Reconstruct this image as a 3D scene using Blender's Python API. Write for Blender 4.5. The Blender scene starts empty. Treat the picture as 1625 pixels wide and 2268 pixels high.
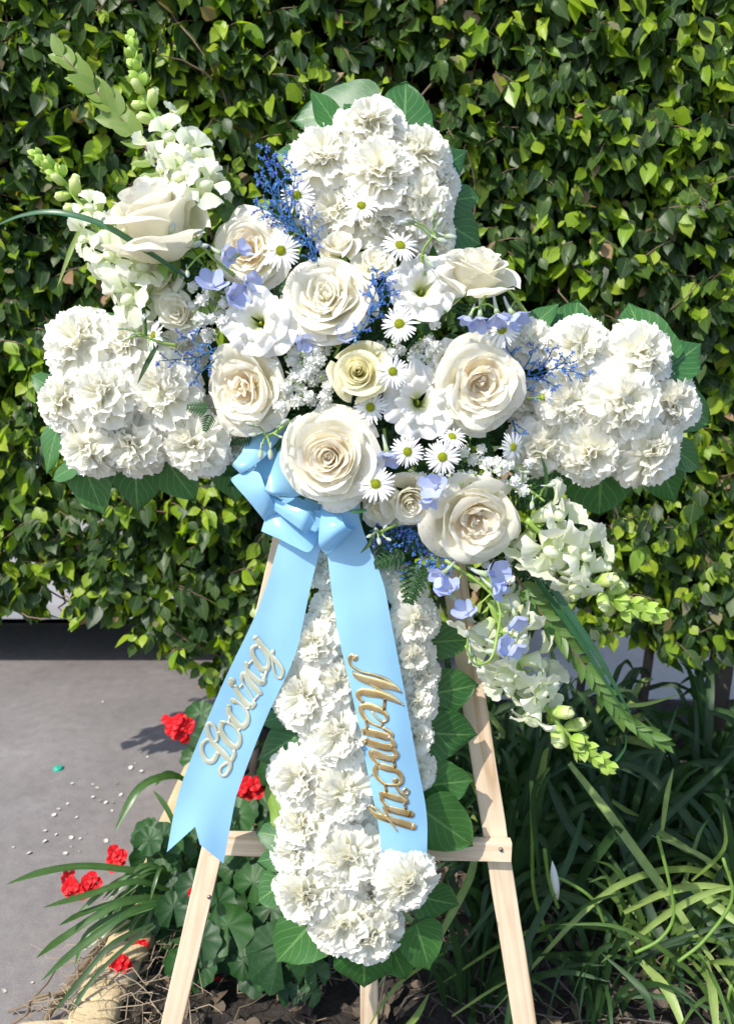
import bpy, math, random
import numpy as np
from mathutils import Vector, Matrix, noise

R = math.radians
rnd = random.Random(7)
scene = bpy.context.scene
COL = scene.collection

# ------------------------------------------------------------------ camera
FPX, PW, PH, TILT = 1964.0, 1625.0, 2267.5, R(15)
CAM = Vector((0, 0, 1.35))
cam_d = bpy.data.cameras.new('camera')
cam = bpy.data.objects.new('camera', cam_d)
COL.objects.link(cam)
cam.location = CAM
cam.rotation_euler = (R(90) - TILT, 0, 0)
cam_d.sensor_fit = 'VERTICAL'
cam_d.sensor_height = 24.0
cam_d.lens = 24.0 * FPX / PH
cam_d.clip_start = 0.02
cam_d.clip_end = 300
cam_d.dof.use_dof = True
cam_d.dof.focus_distance = 1.22
cam_d.dof.aperture_fstop = 4.2
scene.camera = cam

# ------------------------------------------------------------------ light
SUN = Vector((-0.47, -0.45, 0.76)).normalized()      # direction towards the sun
w = bpy.data.worlds.new('World')
scene.world = w
w.use_nodes = True
nt = w.node_tree
sky = nt.nodes.new('ShaderNodeTexSky')
sky.sky_type = 'NISHITA'
sky.sun_disc = False
sky.sun_elevation = math.asin(SUN.z)
sky.sun_rotation = math.atan2(SUN.x, SUN.y)
bg = nt.nodes['Background']
nt.links.new(sky.outputs[0], bg.inputs[0])
bg.inputs[1].default_value = 0.15
sd = bpy.data.lights.new('sun', 'SUN')
sd.energy = 3.3
sd.angle = R(0.53)
sd.color = (1.0, 0.95, 0.87)
so = bpy.data.objects.new('sun', sd)
COL.objects.link(so)
so.rotation_euler = SUN.to_track_quat('Z', 'Y').to_euler()
scene.view_settings.view_transform = 'Standard'
scene.view_settings.look = 'None'
scene.view_settings.exposure = 0.80
scene.view_settings.gamma = 1.0
scene.view_settings.use_curve_mapping = False
scene.cycles.max_bounces = 10
scene.cycles.diffuse_bounces = 7
scene.cycles.transmission_bounces = 4
scene.cycles.use_adaptive_sampling = True
scene.cycles.adaptive_threshold = 0.02
scene.cycles.use_denoising = True

# ------------------------------------------------------------------ placement
FWD = Vector((0, math.cos(TILT), -math.sin(TILT)))
UPV = Vector((0, math.sin(TILT), math.cos(TILT)))
LEAN = R(7.5)
CU = Vector((0, math.sin(LEAN), math.cos(LEAN)))     # up along the leaning cross
CN = Vector((0, -math.cos(LEAN), math.sin(LEAN)))    # out of its face
CX = Vector((1, 0, 0))
Q0 = Vector((0, 1.10, 0.25))

def ray(px, py):
    return FWD + CX * ((px - PW / 2) / FPX) + UPV * ((PH / 2 - py) / FPX)
def at_y(px, py, y):
    r = ray(px, py)
    return CAM + r * (y / r.y)
def at_z(px, py, z=0.0):
    r = ray(px, py)
    return CAM + r * ((z - CAM.z) / r.z)
def onp(px, py, off=0.0):
    """point of the leaning cross plane, lifted off metres from its face"""
    r = ray(px, py)
    q = Q0 + CN * off
    return CAM + r * ((q - CAM).dot(CN) / r.dot(CN))
def ppx(p):
    return (p - CAM).dot(FWD) / FPX

# ------------------------------------------------------------------ objects
def tag(o, label=None, cat=None, group=None, kind=None):
    if label: o['label'] = label
    if cat: o['category'] = cat
    if group: o['group'] = group
    if kind: o['kind'] = kind
    return o
def empty(name, M=None, label=None, cat=None, group=None):
    o = bpy.data.objects.new(name, None)
    o.empty_display_size = 0.02
    COL.objects.link(o)
    if M is not None: o.matrix_world = M
    return tag(o, label, cat, group)
def link(name, me, parent=None, M=None):
    o = bpy.data.objects.new(name, me)
    COL.objects.link(o)
    if parent is not None: o.parent = parent
    if M is not None: o.matrix_basis = M
    return o
def copy_tree(o, parent=None):
    c = o.copy()
    COL.objects.link(c)
    if parent is not None:
        c.parent = parent
        c.matrix_parent_inverse = Matrix.Identity(4)
    for ch in list(kids.get(o.name, [])):
        k = copy_tree(ch, c)
        kids.setdefault(c.name, []).append(k)
    return c
kids = {}
def child(name, me, parent, M=None):
    o = link(name, me, parent, M)
    kids.setdefault(parent.name, []).append(o)
    return o
def frame(p, axis, spin=0.0, s=1.0, upv=None):
    """matrix with local Z along axis, local Y as near up as can be"""
    z = axis.normalized()
    u = upv or CU
    x = u.cross(z)
    if x.length < 1e-4: x = CX.copy()
    x.normalize()
    y = z.cross(x)
    m = Matrix((x, y, z)).transposed().to_4x4()
    return Matrix.Translation(p) @ m @ Matrix.Rotation(spin, 4, 'Z') @ Matrix.Scale(s, 4)

class MB:
    def __init__(self):
        self.v = []; self.f = []; self.uv = []; self.mi = []
    def add(self, vs, fs, uvs=None, mi=0):
        b = len(self.v)
        self.v += [tuple(x) for x in vs]
        self.uv += list(uvs) if uvs is not None else [(0.5, 0.5)] * len(vs)
        for f in fs:
            self.f.append(tuple(b + i for i in f)); self.mi.append(mi)
    def grid(self, nu, nv, fn, mi=0, wrap=False, M=None):
        vs = []; uvs = []
        for j in range(nv + 1):
            for i in range(nu + 1):
                u, v = i / nu, j / nv
                p = Vector(fn(u, v))
                vs.append(M @ p if M is not None else p); uvs.append((u, v))
        fs = [(j * (nu + 1) + i, j * (nu + 1) + i + 1, (j + 1) * (nu + 1) + i + 1, (j + 1) * (nu + 1) + i)
              for j in range(nv) for i in range(nu)]
        self.add(vs, fs, uvs, mi)
    def tube(self, pts, rad, n=6, mi=0, cap=True):
        pts = [Vector(p) for p in pts]
        m = len(pts)
        if not hasattr(rad, '__len__'): rad = [rad] * m
        vs = []; uvs = []
        prev = None
        for i, p in enumerate(pts):
            t = (pts[min(i + 1, m - 1)] - pts[max(i - 1, 0)])
            if t.length < 1e-9: t = Vector((0, 0, 1))
            t.normalize()
            a = prev if prev is not None else (Vector((0, 0, 1)) if abs(t.z) < .9 else Vector((1, 0, 0)))
            x = (a - t * a.dot(t)).normalized(); prev = x
            y = t.cross(x)
            for k in range(n):
                c = 2 * math.pi * k / n
                vs.append(p + (x * math.cos(c) + y * math.sin(c)) * rad[i]); uvs.append((k / n, i / max(1, m - 1)))
        fs = [(i * n + k, i * n + (k + 1) % n, (i + 1) * n + (k + 1) % n, (i + 1) * n + k) for i in range(m - 1) for k in range(n)]
        if cap:
            fs.append(tuple(range(n))[::-1]); fs.append(tuple((m - 1) * n + k for k in range(n)))
        self.add(vs, fs, uvs, mi)
    def ball(self, c, r, nu=8, nv=5, mi=0, M=None, lump=0.0, seed=0):
        c = Vector(c)
        rr = r if hasattr(r, '__len__') else (r, r, r)
        def fn(u, v):
            a, b = u * 2 * math.pi, (v - .5) * math.pi
            d = Vector((math.cos(a) * math.cos(b), math.sin(a) * math.cos(b), math.sin(b)))
            k = 1 + lump * noise.noise(d * 3 + Vector((seed, 0, 0)))
            return (c.x + d.x * rr[0] * k, c.y + d.y * rr[1] * k, c.z + d.z * rr[2] * k)
        self.grid(nu, nv, fn, mi, M=M)
    def box(self, lo, hi, M=None, mi=0, bev=0.0):
        (x0, y0, z0), (x1, y1, z1) = lo, hi
        vs = [Vector(p) for p in ((x0, y0, z0), (x1, y0, z0), (x1, y1, z0), (x0, y1, z0), (x0, y0, z1), (x1, y0, z1), (x1, y1, z1), (x0, y1, z1))]
        if M is not None: vs = [M @ p for p in vs]
        self.add(vs, [(0, 3, 2, 1), (4, 5, 6, 7), (0, 1, 5, 4), (1, 2, 6, 5), (2, 3, 7, 6), (3, 0, 4, 7)],
                 [(p[0], p[1]) for p in ((0, 0), (1, 0), (1, 1), (0, 1), (0, 0), (1, 0), (1, 1), (0, 1))], mi)
    def mesh(self, name, mats, smooth=True):
        me = bpy.data.meshes.new(name)
        me.from_pydata(self.v, [], self.f)
        ul = me.uv_layers.new(name='UVMap')
        li = np.empty(len(me.loops), dtype=np.int32)
        me.loops.foreach_get('vertex_index', li)
        ul.data.foreach_set('uv', np.array(self.uv, dtype=np.float32)[li].ravel())
        for m in (mats if isinstance(mats, (list, tuple)) else [mats]): me.materials.append(m)
        me.polygons.foreach_set('material_index', self.mi)
        me.polygons.foreach_set('use_smooth', [smooth] * len(self.f))
        me.update()
        return me

def catmull(pts, n=6):
    """smooth curve through tuples of any length"""
    P = [np.array(p, dtype=float) for p in pts]
    if len(P) < 3:
        return [P[0] + (P[-1] - P[0]) * i / n for i in range(n + 1)]
    out = []
    Q = [2 * P[0] - P[1]] + P + [2 * P[-1] - P[-2]]
    for i in range(1, len(Q) - 2):
        a, b, c, d = Q[i - 1], Q[i], Q[i + 1], Q[i + 2]
        for k in range(n):
            t = k / n
            out.append(.5 * ((2 * b) + (c - a) * t + (2 * a - 5 * b + 4 * c - d) * t * t + (3 * b - 3 * c + d - a) * t ** 3))
    out.append(P[-1])
    return out

# ------------------------------------------------------------------ materials
def lin(h):
    h = h.lstrip('#')
    c = [int(h[i:i + 2], 16) / 255 for i in (0, 2, 4)]
    return tuple((x / 12.92 if x <= .04045 else ((x + .055) / 1.055) ** 2.4) for x in c)
def newmat(name):
    m = bpy.data.materials.new(name); m.use_nodes = True
    nt = m.node_tree
    b = nt.nodes['Principled BSDF']
    return m, nt, b
def nd(nt, t, **k):
    n = nt.nodes.new(t)
    for a, b in k.items(): setattr(n, a, b)
    return n
def ramp(nt, stops, src):
    r = nd(nt, 'ShaderNodeValToRGB')
    e = r.color_ramp.elements
    while len(e) < len(stops): e.new(.5)
    for el, (p, c) in zip(e, stops):
        el.position = p; el.color = (c[0], c[1], c[2], 1)
    nt.links.new(src, r.inputs[0])
    return r.outputs[0]
def mixc(nt, mode, f, a, b):
    n = nd(nt, 'ShaderNodeMix', data_type='RGBA', blend_type=mode)
    for s, v in ((n.inputs[0], f), (n.inputs[6], a), (n.inputs[7], b)):
        if hasattr(v, 'is_linked'): nt.links.new(v, s)
        else: s.default_value = v if not hasattr(v, '__len__') else (v[0], v[1], v[2], 1)
    return n.outputs[2]
def mathn(nt, op, a, b=0.0, c=None):
    n = nd(nt, 'ShaderNodeMath', operation=op)
    for s, v in zip(n.inputs, (a, b, c)):
        if v is None: continue
        if hasattr(v, 'is_linked'): nt.links.new(v, s)
        else: s.default_value = v
    return n.outputs[0]
def translucent(nt, b, col, amt):
    t = nd(nt, 'ShaderNodeBsdfTranslucent')
    m = nd(nt, 'ShaderNodeMixShader')
    if hasattr(col, 'is_linked'): nt.links.new(col, t.inputs[0])
    else: t.inputs[0].default_value = (*col, 1)
    m.inputs[0].default_value = amt
    nt.links.new(b.outputs[0], m.inputs[1]); nt.links.new(t.outputs[0], m.inputs[2])
    nt.links.new(m.outputs[0], nt.nodes['Material Output'].inputs[0])
def bump(nt, b, h, strength=.3, dist=.002):
    n = nd(nt, 'ShaderNodeBump')
    n.inputs['Strength'].default_value = strength; n.inputs['Distance'].default_value = dist
    nt.links.new(h, n.inputs['Height']); nt.links.new(n.outputs[0], b.inputs['Normal'])

def petal_mat(name, stops, transl=.38, rough=.6, streak=.5, tr=None, bruise=0.0):
    """colour runs from claw (0) to rim (1) of a petal along UV y"""
    m, nt, b = newmat(name)
    tc = nd(nt, 'ShaderNodeTexCoord')
    sp = nd(nt, 'ShaderNodeSeparateXYZ'); nt.links.new(tc.outputs['UV'], sp.inputs[0])
    c = ramp(nt, stops, sp.outputs[1])
    oi = nd(nt, 'ShaderNodeObjectInfo')
    v = mathn(nt, 'MULTIPLY_ADD', oi.outputs['Random'], .06, .95)
    c = mixc(nt, 'MULTIPLY', 1.0, c, v)
    mp = nd(nt, 'ShaderNodeMapping'); mp.inputs['Scale'].default_value = (22, 2.2, 1)
    nt.links.new(tc.outputs['UV'], mp.inputs[0])
    nz = nd(nt, 'ShaderNodeTexNoise'); nz.inputs['Scale'].default_value = 1.0; nz.inputs['Detail'].default_value = 3
    nt.links.new(mp.outputs[0], nz.inputs[0])
    if 'rose' in name:      # faint browned patches along the rim
        n3 = nd(nt, 'ShaderNodeTexNoise'); n3.inputs['Scale'].default_value = 5.0; n3.inputs['Detail'].default_value = 4
        nt.links.new(tc.outputs['Object'], n3.inputs[0])
        rim = mathn(nt, 'MULTIPLY', mathn(nt, 'GREATER_THAN', sp.outputs[1], .93), mathn(nt, 'MULTIPLY', mathn(nt, 'GREATER_THAN', n3.outputs[0], .58), .35))
        c = mixc(nt, 'MIX', rim, c, (.66, .50, .30))
    nt.links.new(c, b.inputs['Base Color'])
    b.inputs['Roughness'].default_value = rough
    b.inputs['Specular IOR Level'].default_value = .25
    bump(nt, b, nz.outputs[0], streak, .0008)
    translucent(nt, b, c if tr is None else tr, transl)
    return m

def leaf_mat(name, c0, c1, vein, rough=.4, transl=.25, tcol=None, nveins=7, attr=None, spec=.5, slope=.45):
    m, nt, b = newmat(name)
    tc = nd(nt, 'ShaderNodeTexCoord')
    sp = nd(nt, 'ShaderNodeSeparateXYZ'); nt.links.new(tc.outputs['UV'], sp.inputs[0])
    a = mathn(nt, 'ABSOLUTE', mathn(nt, 'SUBTRACT', sp.outputs[0], .5))
    mid = mathn(nt, 'LESS_THAN', a, .022)
    s = mathn(nt, 'SUBTRACT', sp.outputs[1], mathn(nt, 'MULTIPLY', a, slope * 2))
    fr = mathn(nt, 'FRACT', mathn(nt, 'MULTIPLY', s, float(nveins)))
    side = mathn(nt, 'LESS_THAN', mathn(nt, 'ABSOLUTE', mathn(nt, 'SUBTRACT', fr, .5)), .06)
    vn = mathn(nt, 'MAXIMUM', mid, mathn(nt, 'MULTIPLY', side, .55))
    nz = nd(nt, 'ShaderNodeTexNoise'); nz.inputs['Scale'].default_value = 60; nz.inputs['Detail'].default_value = 4
    nt.links.new(tc.outputs['Object'], nz.inputs[0])
    if attr:
        at = nd(nt, 'ShaderNodeAttribute', attribute_name=attr); base = at.outputs['Color']
    else:
        oi = nd(nt, 'ShaderNodeObjectInfo')
        base = mixc(nt, 'MIX', oi.outputs['Random'], c0, c1)
    base = mixc(nt, 'MULTIPLY', 1.0, base, mathn(nt, 'MULTIPLY_ADD', nz.outputs[0], .7, .65))
    col = mixc(nt, 'MIX', mathn(nt, 'MULTIPLY', vn, .55), base, vein)
    nt.links.new(col, b.inputs['Base Color'])
    b.inputs['Roughness'].default_value = rough
    b.inputs['Specular IOR Level'].default_value = spec
    bump(nt, b, mathn(nt, 'SUBTRACT', mathn(nt, 'MULTIPLY', nz.outputs[0], .4), vn), .35, .0012)
    tr = mixc(nt, 'MULTIPLY', 1.0, col, tcol or (1.6, 2.2, .5))
    translucent(nt, b, tr, transl)
    return m

def plain(name, col, rough=.5, transl=0, spec=.4, nscale=0, nvar=.3, metal=0, bmp=0, tcol=None):
    m, nt, b = newmat(name)
    b.inputs['Roughness'].default_value = rough
    b.inputs['Specular IOR Level'].default_value = spec
    b.inputs['Metallic'].default_value = metal
    c = None
    if nscale:
        tc = nd(nt, 'ShaderNodeTexCoord')
        nz = nd(nt, 'ShaderNodeTexNoise'); nz.inputs['Scale'].default_value = nscale; nz.inputs['Detail'].default_value = 5
        nt.links.new(tc.outputs['Object'], nz.inputs[0])
        c = mixc(nt, 'MULTIPLY', 1.0, col, mathn(nt, 'MULTIPLY_ADD', nz.outputs[0], nvar * 2, 1 - nvar))
        nt.links.new(c, b.inputs['Base Color'])
        if bmp: bump(nt, b, nz.outputs[0], bmp, .002)
    else:
        b.inputs['Base Color'].default_value = (*col, 1)
    if transl: translucent(nt, b, tcol if tcol else (c if c else col), transl)
    return m

W = (.90, .885, .82)
M_CARN = petal_mat('carnation_petal', [(0, (.95, .94, .80)), (.35, (.955, .94, .86)), (1, (.96, .945, .885))], .42, .65, .3)
M_CARNC = petal_mat('carnation_centre', [(0, (.95, .925, .70)), (.6, (.955, .94, .82)), (1, (.96, .945, .87))], .44, .65, .3)
M_ROSE_C = petal_mat('cream_rose_petal', [(0, (.95, .90, .68)), (.45, (.95, .915, .77)), (1, (.955, .935, .84))], .48, .5, .2)
M_ROSE_P = petal_mat('peach_rose_petal', [(0, (.96, .80, .56)), (.5, (.955, .87, .68)), (1, (.955, .92, .82))], .48, .5, .2)
M_ROSE_O = petal_mat('white_rose_petal', [(0, (.94, .90, .68)), (.5, (.95, .915, .76)), (1, (.955, .925, .82))], .46, .5, .2)
M_ROSE_Y = petal_mat('yellow_rose_petal', [(0, (.88, .80, .30)), (.5, (.91, .86, .50)), (1, (.93, .90, .68))], .42, .5, .2)
M_LISI = petal_mat('lisianthus_petal', [(0, (.40, .48, .14)), (.22, (.72, .76, .42)), (.5, (.90, .89, .82)), (1, (.94, .935, .92))], .4, .5, .4)
M_SNAP = petal_mat('snapdragon_petal', [(0, (.62, .76, .30)), (.4, (.82, .87, .58)), (1, (.93, .935, .82))], .45, .5, .3)
M_SNAPB = petal_mat('snapdragon_bud', [(0, (.36, .54, .09)), (.5, (.62, .74, .25)), (1, (.82, .86, .52))], .4, .5, .3)
M_DAISY = petal_mat('daisy_ray', [(0, (.80, .85, .60)), (.2, (.90, .90, .88)), (1, (.93, .93, .93))], .3, .55, .4)
M_DELPH = petal_mat('delphinium_petal', [(0, (.72, .72, .84)), (.4, (.56, .61, .88)), (1, (.46, .54, .89))], .4, .5, .3)
M_DELPHB = petal_mat('delphinium_bud', [(0, (.30, .40, .16)), (.5, (.50, .58, .42)), (1, (.52, .54, .72))], .3, .5, .3)
M_GYP = petal_mat('babys_breath_petal', [(0, (.8, .84, .7)), (1, (.93, .93, .92))], .35, .6, .2)
M_RED = petal_mat('geranium_petal', [(0, (.60, .01, .02)), (1, (.80, .015, .02))], .3, .5, .2)
M_LIMO = plain('statice_blue', (.17, .37, .74), .6, .25, .2, 200, .35)
M_LIMOV = plain('statice_violet', (.30, .28, .72), .6, .2, .2)
M_LIMOS = plain('statice_stem', (.02, .10, .22), .6)
M_DISC = plain('daisy_disc', (.44, .48, .03), .7, 0, .2, 600, .5, bmp=.6)
M_STEM = plain('green_stem', (.16, .28, .05), .5, .15, .4, 40, .3)
M_STEMP = plain('pale_green_stem', (.30, .45, .10), .5, .2, .4, 40, .3)
M_STEMD = plain('dark_stem', (.035, .07, .02), .6, 0, .3)
M_SALAL = leaf_mat('broad_leaf', (.030, .115, .028), (.055, .165, .036), (.20, .36, .12), .42, .22, (1.4, 2.0, .4), 6, slope=.55)
M_SALALY = leaf_mat('yellowed_leaf', (.20, .30, .04), (.16, .28, .04), (.30, .40, .10), .42, .3, (1.4, 1.7, .4), 6)
M_MYRT = leaf_mat('myrtle_leaf', (.07, .15, .03), (.11, .20, .04), (.15, .24, .06), .35, .25, None, 9)
M_MYRTY = leaf_mat('myrtle_young_leaf', (.20, .30, .05), (.17, .27, .05), (.32, .26, .08), .4, .3, (1.3, 1.6, .4), 9)
M_FERN = plain('fern_frond', (.025, .085, .02), .45, .2, .4, 30, .3, tcol=(.05, .2, .02))
M_GRASS = leaf_mat('lily_grass_blade', (.025, .09, .04), (.03, .11, .04), (.05, .15, .06), .35, .15, None, 1)
# ================================================================== SETTING
def bgleafcols(): pass
def noise_fac(nt, scale, detail=6, rough=.6, coord='Object', dist=0):
    tc = nd(nt, 'ShaderNodeTexCoord')
    n = nd(nt, 'ShaderNodeTexNoise')
    n.inputs['Scale'].default_value = scale; n.inputs['Detail'].default_value = detail
    n.inputs['Roughness'].default_value = rough; n.inputs['Distortion'].default_value = dist
    nt.links.new(tc.outputs[coord], n.inputs[0])
    return n.outputs[0]
# asphalt
m, nt, b = newmat('asphalt')
n1 = noise_fac(nt, 1.6, 6); n2 = noise_fac(nt, 260, 3); n3 = noise_fac(nt, 30, 5)
c = ramp(nt, [(.3, (.135, .122, .117)), (.7, (.215, .196, .188))], n1)
c = mixc(nt, 'MULTIPLY', 1.0, c, mathn(nt, 'MULTIPLY_ADD', n2, .9, .55))
c = mixc(nt, 'MULTIPLY', 1.0, c, mathn(nt, 'MULTIPLY_ADD', n3, .6, .7))
# light mineral bloom patches and a few hairline cracks
n4 = noise_fac(nt, 3.1, 8, .7)
c = mixc(nt, 'MIX', ramp(nt, [(.55, (0, 0, 0)), (.72, (.35, .35, .35))], n4), c, (.34, .325, .32))
vo = nd(nt, 'ShaderNodeTexVoronoi', feature='DISTANCE_TO_EDGE'); vo.inputs['Scale'].default_value = 1.3
tcn = nd(nt, 'ShaderNodeTexCoord'); dn = nd(nt, 'ShaderNodeVectorMath', operation='ADD')
nv_ = nd(nt, 'ShaderNodeTexNoise'); nv_.inputs['Scale'].default_value = 6; nt.links.new(tcn.outputs['Object'], nv_.inputs[0])
nt.links.new(tcn.outputs['Object'], dn.inputs[0]); nt.links.new(nv_.outputs[1], dn.inputs[1]); nt.links.new(dn.outputs[0], vo.inputs[0])
cr = mathn(nt, 'LESS_THAN', vo.outputs[0], .004)
c = mixc(nt, 'MIX', mathn(nt, 'MULTIPLY', cr, .12), c, (.05, .05, .05))
nt.links.new(c, b.inputs['Base Color']); b.inputs['Roughness'].default_value = .85
bump(nt, b, mathn(nt, 'ADD', mathn(nt, 'MULTIPLY', n2, .5), n3), .6, .003)
M_ASPH = m
# concrete / wall / soil / kerb / wood
m, nt, b = newmat('concrete'); n1 = noise_fac(nt, 3, 8); n2 = noise_fac(nt, 120, 3)
c = mixc(nt, 'MULTIPLY', 1.0, ramp(nt, [(.3, (.50, .47, .43)), (.7, (.60, .57, .52))], n1), mathn(nt, 'MULTIPLY_ADD', n2, .5, .75))
nt.links.new(c, b.inputs['Base Color']); b.inputs['Roughness'].default_value = .85; bump(nt, b, n2, .4, .002); M_CONC = m
m, nt, b = newmat('soil'); n1 = noise_fac(nt, 14, 8); n2 = noise_fac(nt, 90, 5)
c = mixc(nt, 'MULTIPLY', 1.0, ramp(nt, [(.3, (.014, .011, .009)), (.7, (.045, .034, .027))], n1), mathn(nt, 'MULTIPLY_ADD', n2, 1.0, .5))
nt.links.new(c, b.inputs['Base Color']); b.inputs['Roughness'].default_value = .95; bump(nt, b, mathn(nt, 'ADD', n1, n2), 1, .01); M_SOIL = m
m, nt, b = newmat('kerb_paint'); n1 = noise_fac(nt, 16, 8, .7); n2 = noise_fac(nt, 160, 4)
c = ramp(nt, [(.35, (.42, .36, .27)), (.46, (.52, .40, .22)), (.7, (.60, .48, .29))], n1)
c = mixc(nt, 'MULTIPLY', 1.0, c, mathn(nt, 'MULTIPLY_ADD', n2, .5, .72))
nt.links.new(c, b.inputs['Base Color']); b.inputs['Roughness'].default_value = .8; bump(nt, b, mathn(nt, 'ADD', n1, n2), .5, .004); M_KERB = m

def wood_mat(name, axis_scale):
    m, nt, b = newmat(name)
    tc = nd(nt, 'ShaderNodeTexCoord'); mp = nd(nt, 'ShaderNodeMapping'); mp.inputs['Scale'].default_value = axis_scale
    nt.links.new(tc.outputs['Object'], mp.inputs[0])
    nz = nd(nt, 'ShaderNodeTexNoise'); nz.inputs['Scale'].default_value = 1; nz.inputs['Detail'].default_value = 1.5; nz.inputs['Distortion'].default_value = .2
    nt.links.new(mp.outputs[0], nz.inputs[0])
    fr = mathn(nt, 'PINGPONG', mathn(nt, 'MULTIPLY', nz.outputs[0], 6), 1.0)
    c = ramp(nt, [(0, (.49, .34, .21)), (.25, (.65, .50, .35)), (.7, (.70, .56, .40)), (1, (.60, .46, .32))], fr)
    n2 = noise_fac(nt, 9, 6)
    c = mixc(nt, 'MULTIPLY', 1.0, c, mathn(nt, 'MULTIPLY_ADD', n2, .35, .82))
    nt.links.new(c, b.inputs['Base Color']); b.inputs['Roughness'].default_value = .65
    b.inputs['Specular IOR Level'].default_value = .25
    bump(nt, b, fr, .15, .001)
    return m
M_WOODV = wood_mat('pine_upright', (38, 1.1, 38))
M_WOODH = wood_mat('pine_crosspiece', (42, 1.3, 42))
M_METAL = plain('nail_steel', (.25, .22, .20), .5, 0, .5, metal=.8)

def sheet(name, pts, z, mat, kind='structure', nsub=0):
    mb = MB(); mb.add([(x, y, z) for x, y in pts], [tuple(range(len(pts)))], [(x, y) for x, y in pts])
    return tag(link(name, mb.mesh(name, mat, False)), kind=kind)
sheet('asphalt_ground', [(-60, -60), (60, -60), (60, 90), (-60, 90)], 0, M_ASPH)
# pale concrete paving beyond the bed on the right, a real slab
mb = MB(); mb.box((0.12, 2.62, -.05), (9, 12, .02))
tag(link('concrete_path', mb.mesh('concrete_path', M_CONC, False)), kind='structure')

# kerb: yellow painted, runs away from the camera; in stones laid end to end
KZ = .12
kl = [at_z(120, 2330, KZ), at_z(140, 2267, KZ), at_z(165, 2193, KZ), at_z(222, 2098, KZ), at_z(275, 1970, KZ), at_z(330, 1850, KZ), at_z(378, 1748, KZ), at_z(430, 1640, KZ)]
kl = [(p.x, p.y) for p in kl]
kl.insert(0, (kl[0][0] - (kl[1][0] - kl[0][0]) * 12, kl[0][1] - (kl[1][1] - kl[0][1]) * 12))
kw = .088
def kerb_at(t):
    k = min(int(t), len(kl) - 2); f = t - k
    return np.array(kl[k]) * (1 - f) + np.array(kl[k + 1]) * f
kp = catmull(kl, 8)
ke = empty('kerb', label=None); tag(ke, kind='structure')
def kerb_run(a, bq, nm='kerb_stone'):
    mb = MB()
    prof = [(0, -.06), (0, KZ - .018), (.006, KZ - .005), (.018, KZ), (kw - .018, KZ), (kw - .005, KZ - .006), (kw, KZ - .02), (kw, -.06)]
    seg = kp[a:bq + 1]
    vs = []; n = len(prof)
    for i, p in enumerate(seg):
        q = seg[min(i + 1, len(seg) - 1)] - seg[max(i - 1, 0)]; q = q / np.linalg.norm(q)
        s = np.array([q[1], -q[0]])
        e = .003 if i == 0 else (-.003 if i == len(seg) - 1 else 0)
        for (o, z) in prof:
            jit = .003 * noise.noise(Vector((p[0] * 12, p[1] * 12, o * 40 + z * 9)))
            pt = p + s * (o + jit) + q * e
            vs.append((pt[0], pt[1], z + jit))
    fs = [(i * n + k, i * n + k + 1, (i + 1) * n + k + 1, (i + 1) * n + k) for i in range(len(seg) - 1) for k in range(n - 1)]
    fs += [tuple(range(n))[::-1], tuple((len(seg) - 1) * n + k for k in range(n))]
    mb.add(vs, fs)
    child('kerb_stone', mb.mesh('kerb_stone', M_KERB, True), ke)
step = [0, 8, 22, 36, len(kp) - 1]
for a, bq in zip(step[:-1], step[1:]): kerb_run(a, bq)

# planting bed: lumpy soil, right of the kerb
def hz(x, y): return .06 * math.exp(-max(0, x - kx(y) - kw) / .13) + .03 + .025 * noise.noise(Vector((x * 5, y * 5, 0))) + .012 * noise.noise(Vector((x * 19, y * 19, 3)))
def kx(y):
    for a, bq in zip(kp[:-1], kp[1:]):
        if min(a[1], bq[1]) <= y <= max(a[1], bq[1]): return a[0] + (bq[0] - a[0]) * (y - a[1]) / (bq[1] - a[1] + 1e-9)
    return kp[-1][0] if y > kp[-1][1] else kp[0][0]
mb = MB()
def bedf(u, v):
    y = .3 + v * 2.3
    x0 = kx(y) + kw * .8
    if y > kp[-1][1]: x0 = kp[-1][0] + kw * .8
    x = x0 + (4.0 - x0) * u ** 1.5
    return (x, y, hz(x, y))
mb.grid(120, 90, bedf)
tag(link('soil_bed', mb.mesh('soil_bed', M_SOIL)), kind='structure')

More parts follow.
